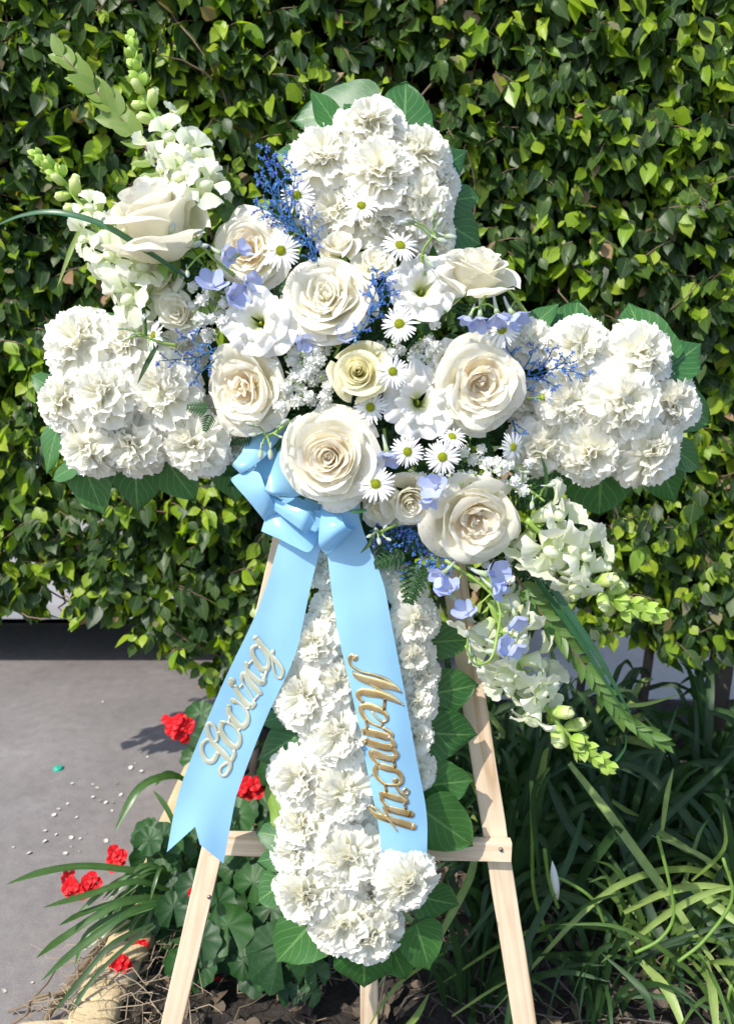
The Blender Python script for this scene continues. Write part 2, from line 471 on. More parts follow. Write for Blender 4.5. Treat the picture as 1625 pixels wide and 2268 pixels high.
# ------------------------------------------------------------------ numpy leaf masses
def rot_frames(d, nrm):
    d = d / np.linalg.norm(d, axis=1, keepdims=True)
    x = np.cross(d, nrm); x /= np.linalg.norm(x, axis=1, keepdims=True) + 1e-9
    n = np.cross(x, d)
    return x, d, n
def mass(name, tv, tf, tuv, pos, d, nrm, scale, cols, mat, parent=None, kind='stuff', colname='tint'):
    """many copies of one template in one mesh; template y runs along d, z along nrm"""
    N = len(pos); K = len(tv)
    x, y, n = rot_frames(d, nrm)
    tv = np.asarray(tv)
    V = (pos[:, None, :] + scale[:, None, None] * (tv[None, :, 0:1] * x[:, None, :] + tv[None, :, 1:2] * y[:, None, :] + tv[None, :, 2:3] * n[:, None, :])).reshape(-1, 3)
    faces = []; 
    me = bpy.data.meshes.new(name)
    lens = [len(f) for f in tf]; flat = np.concatenate([np.array(f) for f in tf])
    L = len(flat)
    loops = (flat[None, :] + (np.arange(N) * K)[:, None]).ravel()
    me.vertices.add(N * K); me.loops.add(N * L); me.polygons.add(N * len(tf))
    me.vertices.foreach_set('co', V.astype(np.float32).ravel())
    me.loops.foreach_set('vertex_index', loops.astype(np.int32))
    st = np.concatenate([[0], np.cumsum(lens)[:-1]])
    me.polygons.foreach_set('loop_start', (st[None, :] + (np.arange(N) * L)[:, None]).ravel().astype(np.int32))
    me.polygons.foreach_set('loop_total', np.tile(lens, N).astype(np.int32))
    me.update(calc_edges=True)
    ul = me.uv_layers.new(name='UVMap')
    ul.data.foreach_set('uv', np.tile(np.asarray(tuv)[flat], (N, 1)).astype(np.float32).ravel())
    ca = me.color_attributes.new(colname, 'FLOAT_COLOR', 'POINT')
    ca.data.foreach_set('color', np.repeat(np.c_[cols, np.ones(N)], K, axis=0).astype(np.float32).ravel())
    me.polygons.foreach_set('use_smooth', np.ones(N * len(tf), dtype=bool))
    me.materials.append(mat)
    o = child(name, me, parent) if parent is not None else link(name, me)
    return tag(o, kind=kind)
# ovate leaf with drip tip, folded along midrib
LV = [(0, 0, 0), (-.20, .18, .05), (0, .18, 0), (.20, .18, .05), (-.33, .40, .06), (0, .40, -.01), (.33, .40, .06), (-.27, .66, .0), (0, .66, -.05), (.27, .66, .0), (-.09, .86, -.09), (.09, .86, -.09), (0, 1.0, -.16)]
LF = [(0, 2, 1), (0, 3, 2), (1, 2, 5, 4), (2, 3, 6, 5), (4, 5, 8, 7), (5, 6, 9, 8), (7, 8, 10), (8, 9, 11), (8, 11, 12, 10)]
LU = [(.5 + x * 1.6, y) for x, y, z in LV]
def leaf_obj_mesh(name, mat, curl=.16, wdt=1.0, fold=.06, n=6, wav=.0, seed=0):
    mb = MB()
    def fn(u, v):
        a = (u - .5) * 2
        wv = .30 * wdt * (math.sin(math.pi * v ** .72) ** .85 if 0 < v < 1 else 0) * (1 if v < .75 else 1 - .25 * (v - .75) * 4)
        return (a * wv, v, fold * abs(a) * math.sin(math.pi * v) - curl * v ** 2 + wav * math.sin(7 * v + seed + a * 2) * abs(a))
    mb.grid(4, n, fn)
    return mb.mesh(name, mat)
M_HEDGE = leaf_mat('hedge_leaf_mass', (0, 0, 0), (0, 0, 0), (.16, .26, .05), .42, .40, (1.9, 2.2, .30), 8, attr='tint', spec=.38)
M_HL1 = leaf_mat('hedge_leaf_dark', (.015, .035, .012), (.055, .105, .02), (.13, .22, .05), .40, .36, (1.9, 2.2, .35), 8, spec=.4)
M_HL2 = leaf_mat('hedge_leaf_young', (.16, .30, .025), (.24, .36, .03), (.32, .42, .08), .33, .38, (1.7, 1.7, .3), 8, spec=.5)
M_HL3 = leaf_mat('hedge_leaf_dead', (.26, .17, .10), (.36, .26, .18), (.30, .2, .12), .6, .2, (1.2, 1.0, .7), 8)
M_TWIG = plain('brown_twig', (.16, .11, .075), .8, 0, .2, 60, .4)
M_CORE = plain('hedge_shade_core', (.010, .014, .007), .95, 0, .1, 40, .5)  # near-black colour stands for the shade deep in the hedge

def hedge_bottom(x):
    """lower edge of the hedge, metres above the ground at its front"""
    pts = [(-1.6, .57), (-1.02, .56), (-.80, .545), (-.66, .55), (-.56, .49), (-.46, .45), (-.40, .375), (-.28, .375), (-.1, .45), (.2, .50), (.45, .53), (.60, .52), (.72, .46), (.85, .42), (2.4, .42)]
    for (a, za), (c_, zc) in zip(pts[:-1], pts[1:]):
        if a <= x <= c_: return za + (zc - za) * (x - a) / (c_ - a)
    return .5
rng = np.random.default_rng(11)
hedge = empty('hedge', Matrix.Translation((0, 2.1, 0)), 'tall clipped green hedge filling the background behind the flower cross', 'hedge')
HO = Vector((0, 2.1, 0))
tw_p = []; tw_d = []
XL, XR, ZT = -1.04, 2.1, 2.12
n_tw = 0; stems = MB()
pos = []; dd = []; nn = []; sc = []; cc = []; age = []
for i in range(9800):
    x = rng.uniform(XL, XR); zb = hedge_bottom(x)
    z = zb + (ZT - zb) * rng.uniform(0, 1) ** .95
    lump = .06 * noise.noise(Vector((x * 2.6, z * 2.6, 1))) + .05 * noise.noise(Vector((x * 7, z * 7, 5)))
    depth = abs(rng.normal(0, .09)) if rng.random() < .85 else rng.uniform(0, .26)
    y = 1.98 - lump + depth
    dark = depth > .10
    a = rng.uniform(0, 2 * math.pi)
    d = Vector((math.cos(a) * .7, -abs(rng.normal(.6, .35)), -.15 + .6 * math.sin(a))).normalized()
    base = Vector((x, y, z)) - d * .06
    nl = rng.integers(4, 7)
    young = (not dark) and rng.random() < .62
    L = rng.uniform(.05, .095)
    if i % 2 == 0: stems.tube([base - HO, base + d * L * .5 - HO + Vector((0, 0, .004)), base + d * L - HO], [.0016, .0012, .0007], 3, cap=False)
    x_ax = d.cross(Vector((0, 0, 1))).normalized(); y_ax = d.cross(x_ax)
    for k in range(nl):
        t = (k + .3) / nl
        az = k * 2.4 + a
        out = x_ax * math.cos(az) + y_ax * math.sin(az)
        tip = t > .7
        ld = (d * (.4 + .4 * t) + out * .65 + Vector((0, -.10, -.95 + .45 * (young and tip)))).normalized()
        nv = (Vector((0, -.75, .22)) + out * .45 + Vector((rng.normal(0, .55), rng.normal(0, .3), rng.normal(0, .4))))
        p = base + d * L * t
        s = (.054 - .018 * (t > .8)) * rng.uniform(.6, 1.18)
        r = rng.random()
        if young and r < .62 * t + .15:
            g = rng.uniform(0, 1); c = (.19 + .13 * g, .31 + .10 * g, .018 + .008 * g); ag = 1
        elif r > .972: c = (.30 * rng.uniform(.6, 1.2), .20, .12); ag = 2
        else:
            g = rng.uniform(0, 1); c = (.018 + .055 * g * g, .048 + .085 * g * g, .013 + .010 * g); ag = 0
        pos.append(p); dd.append(ld); nn.append(nv); sc.append(s); cc.append(c); age.append(ag)
pos = np.array([tuple(p) for p in pos]); dd = np.array([tuple(p) for p in dd]); nn = np.array([tuple(p) for p in nn])
sc = np.array(sc); cc = np.array(cc); age = np.array(age)
# the 300 that show largest become single parts
proj_ok = []
def topx(p):
    q = Vector(p) - CAM
    z = q.dot(FWD)
    return PW / 2 + FPX * q.x / z, PH / 2 - FPX * q.dot(UPV) / z
def covered(px, py):
    return (80 < px < 1560 and 680 < py < 1080) or (620 < px < 1010 and 180 < py < 2150) or (400 < px < 1150 and 520 < py < 1250)
score = sc / pos[:, 1] ** 3
for i, p in enumerate(pos):
    u, v = topx(p)
    if not (10 < u < PW - 10 and 10 < v < 1500) or covered(u, v): score[i] = 0
big = np.argsort(-score)[:300]
mask = np.ones(len(pos), bool); mask[big] = False
hsel = rng.random(len(pos))
LV2 = [(x * .82 + .03 * math.sin(y * 5), y, z * 1.9 + .05 * math.sin(y * 6)) for x, y, z in LV]     # narrower, curled
LV3 = [(x * 1.15, y * .93, -z * .8 - .10 * y * y) for x, y, z in LV]                                  # broader, arched
for LVk, lo_, hi_ in ((LV, 0, .45), (LV2, .45, .75), (LV3, .75, 1.01)):
    mk = mask & (hsel >= lo_) & (hsel < hi_)
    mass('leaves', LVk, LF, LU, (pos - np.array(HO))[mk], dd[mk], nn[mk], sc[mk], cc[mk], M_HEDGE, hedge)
hl_mesh = {a: [leaf_obj_mesh('hedge_leaf', mm, c_, w_, .07, 6) for c_, w_ in ((.12, 1), (.22, .9), (.05, 1.08))] for a, mm in ((0, M_HL1), (1, M_HL2), (2, M_HL3))}
for i in big:
    x_, y_, n_ = rot_frames(dd[i:i + 1], nn[i:i + 1])
    M = Matrix((Vector(x_[0]), Vector(y_[0]), Vector(n_[0]))).transposed().to_4x4()
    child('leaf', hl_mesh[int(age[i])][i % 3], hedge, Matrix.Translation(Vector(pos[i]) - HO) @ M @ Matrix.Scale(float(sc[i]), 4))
# branches inside, hanging dead leaves, and near-black core sheets that paint in the inner shade
for i in range(300):
    x = rng.uniform(XL + .05, XR); z = rng.uniform(hedge_bottom(x) + .02, ZT)
    p = Vector((x, 2.12 + rng.uniform(-.09, .05), z)); pts = [p - HO]
    d = Vector((rng.normal(0, 1), -.25, rng.normal(0, .8))).normalized()
    for k in range(5):
        p = p + d * .05; p.z = max(p.z, hedge_bottom(p.x) + .015); p.x = max(p.x, XL); d = (d + Vector((rng.normal(0, .35), rng.normal(0, .2), rng.normal(0, .35)))).normalized(); pts.append(p - HO)
    stems.tube(pts, [.0035, .003, .0026, .002, .0015, .0008], 4, cap=False)
tag(child('twigs', stems.mesh('twigs', M_TWIG), hedge), kind='stuff')
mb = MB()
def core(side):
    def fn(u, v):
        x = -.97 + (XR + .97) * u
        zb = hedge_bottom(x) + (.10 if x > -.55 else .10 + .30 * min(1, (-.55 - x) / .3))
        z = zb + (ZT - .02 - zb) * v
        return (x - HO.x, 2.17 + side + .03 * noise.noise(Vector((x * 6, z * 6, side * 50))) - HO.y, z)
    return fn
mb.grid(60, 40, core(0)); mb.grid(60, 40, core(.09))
tag(child('shade_core', mb.mesh('shade_core', M_CORE), hedge), kind='stuff')
# trunks of the hedge
def bark(): return plain('bark', (.11, .09, .075), .9, 0, .2, 25, .45, bmp=.8)
M_BARK = bark()
for (px, py0, wd) in ((1565, 1640, .034), (1250, 1600, .012), (1395, 1620, .014), (560, 1650, .016), (1020, 1620, .014)):
    g = at_z(px, py0 + 110, .03); g.y = 2.12; mb = MB()
    pts = [Vector((g.x, g.y, 0)), Vector((g.x + .01, g.y, .2)), Vector((g.x + .025, g.y + .01, .45)), Vector((g.x + .03, g.y + .02, .9)), Vector((g.x + .06, g.y + .02, 1.5))]
    mb.tube([p - HO for p in pts], [wd * 1.25, wd, wd * .9, wd * .7, wd * .4], 10)
    child('trunk', mb.mesh('trunk', M_BARK), hedge)

# ------------------------------------------------------------------ parked car seen beneath the hedge on the left
M_CARW = plain('shaded_white_car_paint', (.36, .36, .38), .25, 0, .5)  # white paint greyed, its shade put into the colour
M_CARB = plain('black_underbody', (.012, .012, .014), .6, 0, .3)
M_TYRE = plain('tyre_rubber', (.018, .018, .02), .75, 0, .3, 80, .3)
M_RIM = plain('alloy_rim', (.45, .45, .47), .3, 0, .5, metal=.9)
M_GLASS = plain('car_glass', (.01, .013, .015), .05, 0, .6)
M_LENSR = plain('rear_lamp_lens', (.35, .01, .01), .2, 0, .5)
M_LENSW = plain('head_lamp_lens', (.7, .7, .72), .1, 0, .5)
car = empty('parked_car', Matrix.Translation((-1.43, 3.74, 0)), 'white parked car with a dark underside, seen under the hedge at the left edge', 'car')
prof = [(-2.05, .28), (-2.15, .45), (-2.12, .66), (-1.95, .80), (-1.1, .92), (-.45, 1.36), (.55, 1.42), (1.2, 1.30), (1.75, .98), (2.02, .92), (2.08, .62), (2.04, .34), (1.75, .22), (1.55, .20), (.9, .19), (-.9, .19), (-1.6, .20), (-1.8, .23)]
mb = MB()
n = len(prof)
secs = [(-.85, .90, .0), (-.89, .97, .0), (-.87, 1.0, 0), (.87, 1.0, 0), (.89, .97, 0), (.85, .90, 0)]
vs = []
for (yy, k, _) in secs:
    for (x, z) in prof:
        tuck = .16 * max(0, (z - .92)) / .5 * (1 if yy > 0 else -1)
        vs.append((x * (1 if abs(x) < 1.6 else k), yy - tuck, .6 + (z - .6) * (1 if z < .9 else 1)))
fs = [(j * n + i, j * n + (i + 1) % n, (j + 1) * n + (i + 1) % n, (j + 1) * n + i) for j in range(len(secs) - 1) for i in range(n)]
fs += [tuple(range(n)), tuple((len(secs) - 1) * n + k for k in range(n))[::-1]]
mb.add(vs, fs)
child('body', mb.mesh('car_body', M_CARW, False), car)
mb = MB(); mb.box((-1.9, -.80, .15), (1.9, .80, .20)); child('underbody', mb.mesh('underbody', M_CARB, False), car)
for sx in (-1.35, 1.32):
    mb = MB()
    for sy in (-1, 1): mb.box((sx - .38, sy * .90 if sy < 0 else .78, .16), (sx + .38, -.78 if sy < 0 else .905, .62))
    child('wheel_arch', mb.mesh('wheel_arch', M_CARB, False), car)
    for sy in (-1, 1):
        mb = MB(); pr = [(.20, .10), (.30, .11), (.32, .08), (.325, 0), (.32, -.08), (.30, -.11), (.20, -.10)]
        mb.grid(28, 6, lambda u, v: (pr[round(v * 6)][0] * math.cos(u * 2 * math.pi), pr[round(v * 6)][1], pr[round(v * 6)][0] * math.sin(u * 2 * math.pi)))
        wh = child('wheel', mb.mesh('tyre', M_TYRE), car, Matrix.Translation((sx, sy * .84, .325)))
        mb = MB()
        mb.grid(20, 1, lambda u, v: ((.05 + .16 * v) * math.cos(u * 2 * math.pi), sy * .085, (.05 + .16 * v) * math.sin(u * 2 * math.pi)))
        for k in range(5):
            a = k * 2 * math.pi / 5
            mb.tube([(0, sy * .09, 0), (.19 * math.cos(a), sy * .10, .19 * math.sin(a))], [.03, .02], 5)
        child('rim', mb.mesh('rim', M_RIM), wh)
mb = MB()
for sy in (-1, 1):
    mb.add([(-.98, sy * .893 , .95), (1.5, sy * .893, .98), (1.1, sy * .80, 1.25), (.5, sy * .78, 1.34), (-.42, sy * .78, 1.30)], [(0, 1, 2, 3, 4)])
child('side_window', mb.mesh('side_window', M_GLASS, False), car)
mb = MB(); mb.box((2.0, -.80, .66), (2.09, -.55, .84)); child('tail_lamp', mb.mesh('tail_lamp', M_LENSR, False), car)
mb = MB(); mb.box((2.0, .55, .66), (2.09, .80, .84)); child('tail_lamp', mb.mesh('tail_lamp', M_LENSR, False), car)
for s_ in (-1, 1):
    mb = MB(); mb.box((-2.13, s_ * .68 - .12, .60), (-2.0, s_ * .68 + .12, .72)); child('headlight', mb.mesh('headlight', M_LENSW, False), car)

# ------------------------------------------------------------------ garden wall far right
mb = MB(); mb.box((.95, 4.2, 0), (6, 4.35, 1.1)); mb.box((.92, 4.17, 1.1), (6.03, 4.38, 1.16))
tag(link('garden_wall', mb.mesh('garden_wall', plain('wall_render', (.50, .47, .43), .85, 0, .2, 5, .15), False)),
    'low pale rendered wall glimpsed beneath the hedge on the right', 'wall')

# ------------------------------------------------------------------ strap-leaved clumps
M_BLADE = leaf_mat('strap_leaf_shaded', (.013, .040, .012), (.035, .085, .022), (.06, .12, .035), .55, .30, (1.6, 1.9, .4), 1)  # leaf green darkened for the shade in the bed
M_BLADEL = leaf_mat('strap_leaf_lit', (.22, .32, .07), (.27, .36, .10), (.33, .42, .16), .45, .30, (1.3, 1.5, .5), 1)  # paler copy of the same leaf, sunlight put into its colour
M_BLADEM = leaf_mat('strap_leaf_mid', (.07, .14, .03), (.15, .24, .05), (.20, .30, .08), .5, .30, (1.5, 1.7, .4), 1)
M_BLADED = leaf_mat('agapanthus_leaf', (.04, .10, .02), (.06, .13, .03), (.12, .2, .06), .35, .25, (1.5, 2, .4), 1)
M_STRAW = plain('dry_straw', (.20, .15, .10), .8, .1, .2, 30, .3)
def blade_mesh(name, pts, wd, mat, seg=5, fold=.18, face=None, taper=.55, blunt=False):
    """strap leaf through 3-D points; face = direction its broad side looks to"""
    P = [Vector(p) for p in catmull([tuple(p) for p in pts], seg)]
    n = len(P); mb = MB(); vs = []; uv = []
    face = face or Vector((0, -1, .3))
    for i, p in enumerate(P):
        t = (P[min(i + 1, n - 1)] - P[max(i - 1, 0)]).normalized()
        s = t.cross(face); 
        if s.length < .1: s = t.cross(Vector((1, 0, 0)))
        s.normalize(); nn_ = s.cross(t)
        v = i / (n - 1)
        w_ = wd * (min(1, .55 + 1.5 * v) * (1 if v < taper else ((1 - (v - taper) / (1 - taper)) ** .7 if not blunt else 1)))
        w_ = max(w_, wd * .03)
        for a in (-1, 0, 1):
            vs.append(p + s * a * w_ * .5 + nn_ * (fold * abs(a) * w_)); uv.append((.5 + a * .5, v))
    fs = [(i * 3 + k, i * 3 + k + 1, (i + 1) * 3 + k + 1, (i + 1) * 3 + k) for i in range(n - 1) for k in range(2)]
    mb.add(vs, fs, uv)
    return mb.mesh(name, mat)
def clump(name, label, cat, x, y, blades, group=None):
    base = Vector((x, y, hz(x, y)))
    e = empty(name, Matrix.Translation(base), label, cat, group)
    for (pts, wd, mat, kw_) in blades:
        child('leaf', blade_mesh('blade', [Vector(p) - base for p in pts], wd, mat, **kw_), e)
    return e
def rblades(x, y, n, hmin, hmax, seed, wd=.014, mat=None, dirx=0.0, diry=0.0, spread=.5):
    r = random.Random(seed); out = []
    for i in range(n):
        a = r.uniform(0, 2 * math.pi); L = r.uniform(hmin, hmax); sp = r.uniform(.05, spread) * L
        d = Vector((math.cos(a) + dirx, math.sin(a) * .8 + diry, 0))
        b0 = Vector((x + math.cos(a) * r.uniform(0, .06), y + math.sin(a) * r.uniform(0, .05), hz(x, y)))
        lean = r.uniform(.1, 1) ** 1.5
        p1 = b0 + d * sp * .3 + Vector((0, 0, L * .45))
        p2 = b0 + d * sp * (.8 + lean) + Vector((0, 0, L * (.85 - .35 * lean)))
        p3 = b0 + d * sp * (1.2 + 2.2 * lean) + Vector((0, 0, L * (1.0 - .95 * lean)))
        out.append(([b0, p1, p2, p3], wd * r.uniform(.7, 1.2), mat or (M_BLADE if r.random() < .93 else M_BLADEL),
                    dict(face=Vector((r.uniform(-.7, .7), -1, r.uniform(-.1, .6))), fold=.12)))
    return out
spots = [(.26, 1.48, 'low dark strap-leaved clump at the very foot of the cross'), (.74, 1.45, 'dark strap-leaved clump low in the right bed'), (.80, 1.84, 'dark strap-leaved clump behind the long bright blades'), (.60, 1.72, 'dark strap-leaved clump between the right easel leg and the white bud'), (.30, 1.80, 'broad dark strap-leaved clump right behind the cross foot'), (.50, 1.98, 'upright strap-leaved clump close behind the right easel leg, under the hedge edge'), (.22, 2.00, 'strap-leaved clump in deep shade just right of the cross foot'), (.42, 1.86, 'dark strap-leaved clump behind the right easel leg'),
         (.58, 2.05, 'strap-leaved clump under the lower snapdragon, below the hedge'), (.72, 1.72, 'strap-leaved clump in the middle of the right bed'),
         (.88, 1.98, 'tall strap-leaved clump at the right edge beside the thick trunk'), (.50, 1.55, 'strap-leaved clump beside the right easel leg, nearest the cross'),
         (.98, 1.66, 'strap-leaved clump cut by the right edge of the picture'), (.34, 1.62, 'low strap-leaved clump showing between the cross foot and the right easel leg')]
for i, (x, y, lb) in enumerate(spots):
    clump('iris_clump', lb, 'plant', x, y, rblades(x, y, 42, .20, .52, 40 + i, .017, None, 0, .0, .38), 'strap-leaved clumps in the bed')
for i, (x, y, lb) in enumerate([(.42, 1.34, 'small fresh green clump low in front, just right of the cross foot'), (.66, 1.28, 'fresh green clump near the bottom edge, right of the easel leg'),
                               (.86, 1.38, 'sunlit pale green clump at the lower right edge'), (.56, 1.42, 'fresh green clump behind the right easel leg, low in the bed'), (.20, 1.36, 'small green clump under the cross, left of the rear easel leg')]):
    clump('iris_clump', lb, 'plant', x, y, rblades(x, y, 24, .14, .34, 90 + i, .011, (M_BLADE, M_BLADEM, M_BLADEL, M_BLADEM, M_BLADE)[i], .1, .1, .8), 'strap-leaved clumps in the bed')
# the long blades one can follow in the bed, traced from the photograph
def TB(pts, y0, y1, w_px, mat, **k):
    n = len(pts); ps = []
    for i, (px, py) in enumerate(pts):
        ps.append(at_y(px, py, y0 + (y1 - y0) * i / (n - 1)))
    for p in ps: p.z = max(p.z, .03)
    wd = w_px * ppx(ps[n // 2])
    return (ps, wd, mat, k)
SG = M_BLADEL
long_b = [
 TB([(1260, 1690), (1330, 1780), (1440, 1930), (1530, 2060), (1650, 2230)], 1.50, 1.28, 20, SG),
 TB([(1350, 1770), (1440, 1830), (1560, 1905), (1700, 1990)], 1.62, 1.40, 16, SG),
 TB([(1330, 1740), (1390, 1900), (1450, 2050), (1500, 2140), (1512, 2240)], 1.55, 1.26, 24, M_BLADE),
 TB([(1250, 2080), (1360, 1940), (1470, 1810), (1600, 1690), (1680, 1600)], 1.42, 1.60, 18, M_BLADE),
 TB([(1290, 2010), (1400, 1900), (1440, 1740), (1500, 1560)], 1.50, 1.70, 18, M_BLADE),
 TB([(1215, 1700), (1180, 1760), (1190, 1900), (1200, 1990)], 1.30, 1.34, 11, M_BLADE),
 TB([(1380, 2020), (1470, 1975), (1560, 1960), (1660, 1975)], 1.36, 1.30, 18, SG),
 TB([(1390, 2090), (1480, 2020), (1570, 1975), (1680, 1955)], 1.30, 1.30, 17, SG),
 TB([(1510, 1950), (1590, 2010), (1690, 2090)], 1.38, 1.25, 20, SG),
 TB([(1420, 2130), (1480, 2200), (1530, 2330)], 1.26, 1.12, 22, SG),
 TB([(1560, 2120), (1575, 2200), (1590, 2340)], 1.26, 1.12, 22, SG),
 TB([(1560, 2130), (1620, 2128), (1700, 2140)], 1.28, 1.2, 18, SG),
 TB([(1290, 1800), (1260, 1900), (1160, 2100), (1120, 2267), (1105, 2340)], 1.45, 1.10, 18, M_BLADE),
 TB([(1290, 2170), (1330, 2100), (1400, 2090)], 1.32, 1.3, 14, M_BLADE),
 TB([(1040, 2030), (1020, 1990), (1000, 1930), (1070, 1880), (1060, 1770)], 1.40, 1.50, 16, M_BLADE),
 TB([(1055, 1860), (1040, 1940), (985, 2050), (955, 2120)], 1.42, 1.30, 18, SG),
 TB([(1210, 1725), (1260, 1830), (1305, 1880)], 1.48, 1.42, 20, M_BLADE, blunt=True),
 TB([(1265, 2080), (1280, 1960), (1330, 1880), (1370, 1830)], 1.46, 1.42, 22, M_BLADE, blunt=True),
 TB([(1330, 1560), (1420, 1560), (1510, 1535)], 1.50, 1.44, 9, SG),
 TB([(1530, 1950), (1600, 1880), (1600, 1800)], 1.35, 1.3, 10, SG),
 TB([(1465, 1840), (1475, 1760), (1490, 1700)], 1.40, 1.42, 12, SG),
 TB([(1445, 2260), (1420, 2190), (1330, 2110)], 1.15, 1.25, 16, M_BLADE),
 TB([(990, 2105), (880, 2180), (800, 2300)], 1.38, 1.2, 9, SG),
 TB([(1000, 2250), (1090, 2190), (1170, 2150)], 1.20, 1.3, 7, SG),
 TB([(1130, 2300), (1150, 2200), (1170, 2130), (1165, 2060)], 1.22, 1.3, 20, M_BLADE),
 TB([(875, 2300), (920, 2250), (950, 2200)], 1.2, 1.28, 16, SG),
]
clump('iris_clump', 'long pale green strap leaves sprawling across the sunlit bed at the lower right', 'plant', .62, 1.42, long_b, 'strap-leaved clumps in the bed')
# round seed stalks with a single white bud
M_BUDW = petal_mat('iris_bud', [(0, (.55, .55, .25)), (.3, (.9, .9, .85)), (1, (.92, .92, .88))], .3, .5, .3)
def stalk(pts, y0, y1, r_px=4):
    ps = [at_y(px, py, y0 + (y1 - y0) * i / (len(pts) - 1)) for i, (px, py) in enumerate(pts)]
    return ps, r_px * ppx(ps[0])
sk = empty('iris_stalk', Matrix.Translation((.4, 1.4, .03)), 'thin green stalks with one closed white iris bud, right of the easel', 'plant')
SO = Vector((.4, 1.4, .03))
for pts, y0, y1 in (([(1225, 2090), (1200, 2040), (1180, 1960), (1178, 1840), (1176, 1730)], 1.36, 1.34), ([(1405, 2110), (1460, 2080), (1490, 2030), (1480, 1950), (1455, 1850)], 1.22, 1.24),
                    ([(1500, 2130), (1560, 2080), (1620, 1990), (1600, 1900)], 1.22, 1.25), ([(1570, 2300), (1600, 2250), (1618, 2180)], 1.2, 1.2), ([(1340, 2050), (1310, 1990), (1250, 1950), (1215, 1940)], 1.35, 1.33),
                    ([(1235, 2010), (1222, 1975), (1212, 1935), (1205, 1880)], 1.33, 1.31)):
    ps, r_ = stalk(pts, y0, y1, 4); mb = MB(); mb.tube([Vector(tuple(p)) - SO for p in catmull([tuple(p) for p in ps], 5)], r_, 6)
    child('stem', mb.mesh('stalk', M_STEM), sk)
bp = at_y(1232, 1990, 1.33) - SO; tp = at_y(1222, 1905, 1.33) - SO
mb = MB()
for k in range(3):
    mb.grid(6, 8, lambda u, v: ((.0075 * math.sin(math.pi * min(1, v * .9 + .12)) ** .8) * math.cos(k * 2.09 + (u - .5) * 2.6), (.0075 * math.sin(math.pi * min(1, v * .9 + .12)) ** .8) * math.sin(k * 2.09 + (u - .5) * 2.6), v * (tp - bp).length))
child('bud', mb.mesh('iris_bud', M_BUDW), sk, frame(bp, tp - bp))

# agapanthus-like clump on the kerb, arching left
ag = []
def AB(pts, wpx, y0, y1, mat=None):
    ag.append(TB(pts, y0, y1, wpx, mat or M_BLADED, taper=.8, face=Vector((.1, -.8, .9)), fold=.15))
AB([(385, 1965), (330, 1935), (200, 1918), (100, 1930), (15, 1958)], 15, 1.50, 1.36)
AB([(385, 1975), (300, 1952), (200, 1980), (95, 2010)], 14, 1.48, 1.34)
AB([(380, 1985), (290, 1990), (190, 2020), (130, 2050)], 12, 1.46, 1.34)
AB([(385, 1990), (270, 2000), (150, 2070), (80, 2122)], 16, 1.46, 1.30)
AB([(385, 1995), (290, 2020), (180, 2095), (92, 2172)], 16, 1.44, 1.28)
AB([(385, 1990), (300, 2010), (200, 2060), (165, 2140)], 12, 1.45, 1.34)
AB([(340, 2045), (250, 2090), (180, 2170), (120, 2240)], 12, 1.40, 1.26, M_BLADE)
AB([(345, 2050), (265, 2110), (190, 2190), (135, 2290)], 10, 1.38, 1.24, M_BLADE)
AB([(340, 2010), (260, 2035), (215, 2070)], 10, 1.42, 1.38)
AB([(420, 1735), (380, 1718), (310, 1745), (252, 1845)], 18, 1.72, 1.55)
AB([(410, 1728), (370, 1712), (345, 1740)], 12, 1.76, 1.7)
for k_ in range(26):
    a_ = rnd.uniform(.15, 2.9); l_ = rnd.uniform(70, 170)
    ox = rnd.uniform(345, 400); oy = rnd.uniform(1950, 2060)
    AB([(ox, oy), (ox - .45 * l_ * math.cos(a_ - .6), oy - .35 * l_), (ox - l_ * math.cos(a_ - .6), oy - .25 * l_ * math.sin(a_) + 10), (ox - 1.5 * l_ * math.cos(a_ - .6), oy + .35 * l_)], rnd.uniform(8, 14), 1.50, 1.42)
AB([(380, 1960), (390, 1850), (370, 1790), (340, 1750)], 11, 1.55, 1.6)
AB([(385, 1965), (420, 1900), (400, 1780), (430, 1740)], 12, 1.58, 1.7)
clump('agapanthus_clump', 'strappy agapanthus leaves arching left over the yellow kerb', 'plant', at_z(385, 1980, .1).x, 1.50, ag)

# ------------------------------------------------------------------ geranium with red flower heads
M_GER = leaf_mat('geranium_leaf', (.014, .055, .013), (.030, .100, .018), (.06, .145, .035), .5, .25, (1.6, 2.1, .4), 5, slope=.2)
def ger_leaf(seed):
    r = random.Random(seed); mb = MB(); NR, NA = 6, 44
    ph = r.uniform(0, 6)
    vs = [(0, 0, 0)]; uv = [(.5, 0)]
    for j in range(1, NR + 1):
        for i in range(NA):
            a = -math.pi / 2 + .22 + (2 * math.pi - .44) * i / (NA - 1)
            sc_ = 1 + .055 * math.cos(9 * a + ph) * (j / NR) ** 3 + .02 * math.cos(34 * a) * (j / NR) ** 6
            rr = j / NR * .5 * sc_ * (1 - .1 * math.cos(a - math.pi / 2))
            z = .022 * math.sin(9 * a + ph + 1.5) * (j / NR) ** 1.5 + .10 * (j / NR) ** 2 * math.sin(2 * a + ph) + .12 * (j / NR) * (1 - j / NR) * -1
            vs.append((rr * math.cos(a), rr * math.sin(a), z)); uv.append((.5 + .5 * math.sin(4.5 * a + ph / 2) * .9, j / NR))
    fs = [(0, 1 + i, 2 + i) for i in range(NA - 1)]
    for j in range(NR - 1):
        for i in range(NA - 1):
            b0 = 1 + j * NA + i; fs.append((b0, b0 + NA, b0 + NA + 1, b0 + 1))
    mb.add(vs, fs, uv)
    return mb.mesh('geranium_leaf', M_GER)
ger_m = [ger_leaf(s) for s in (1, 2, 3, 4)]
GO = Vector((-.28, 1.6, .03))
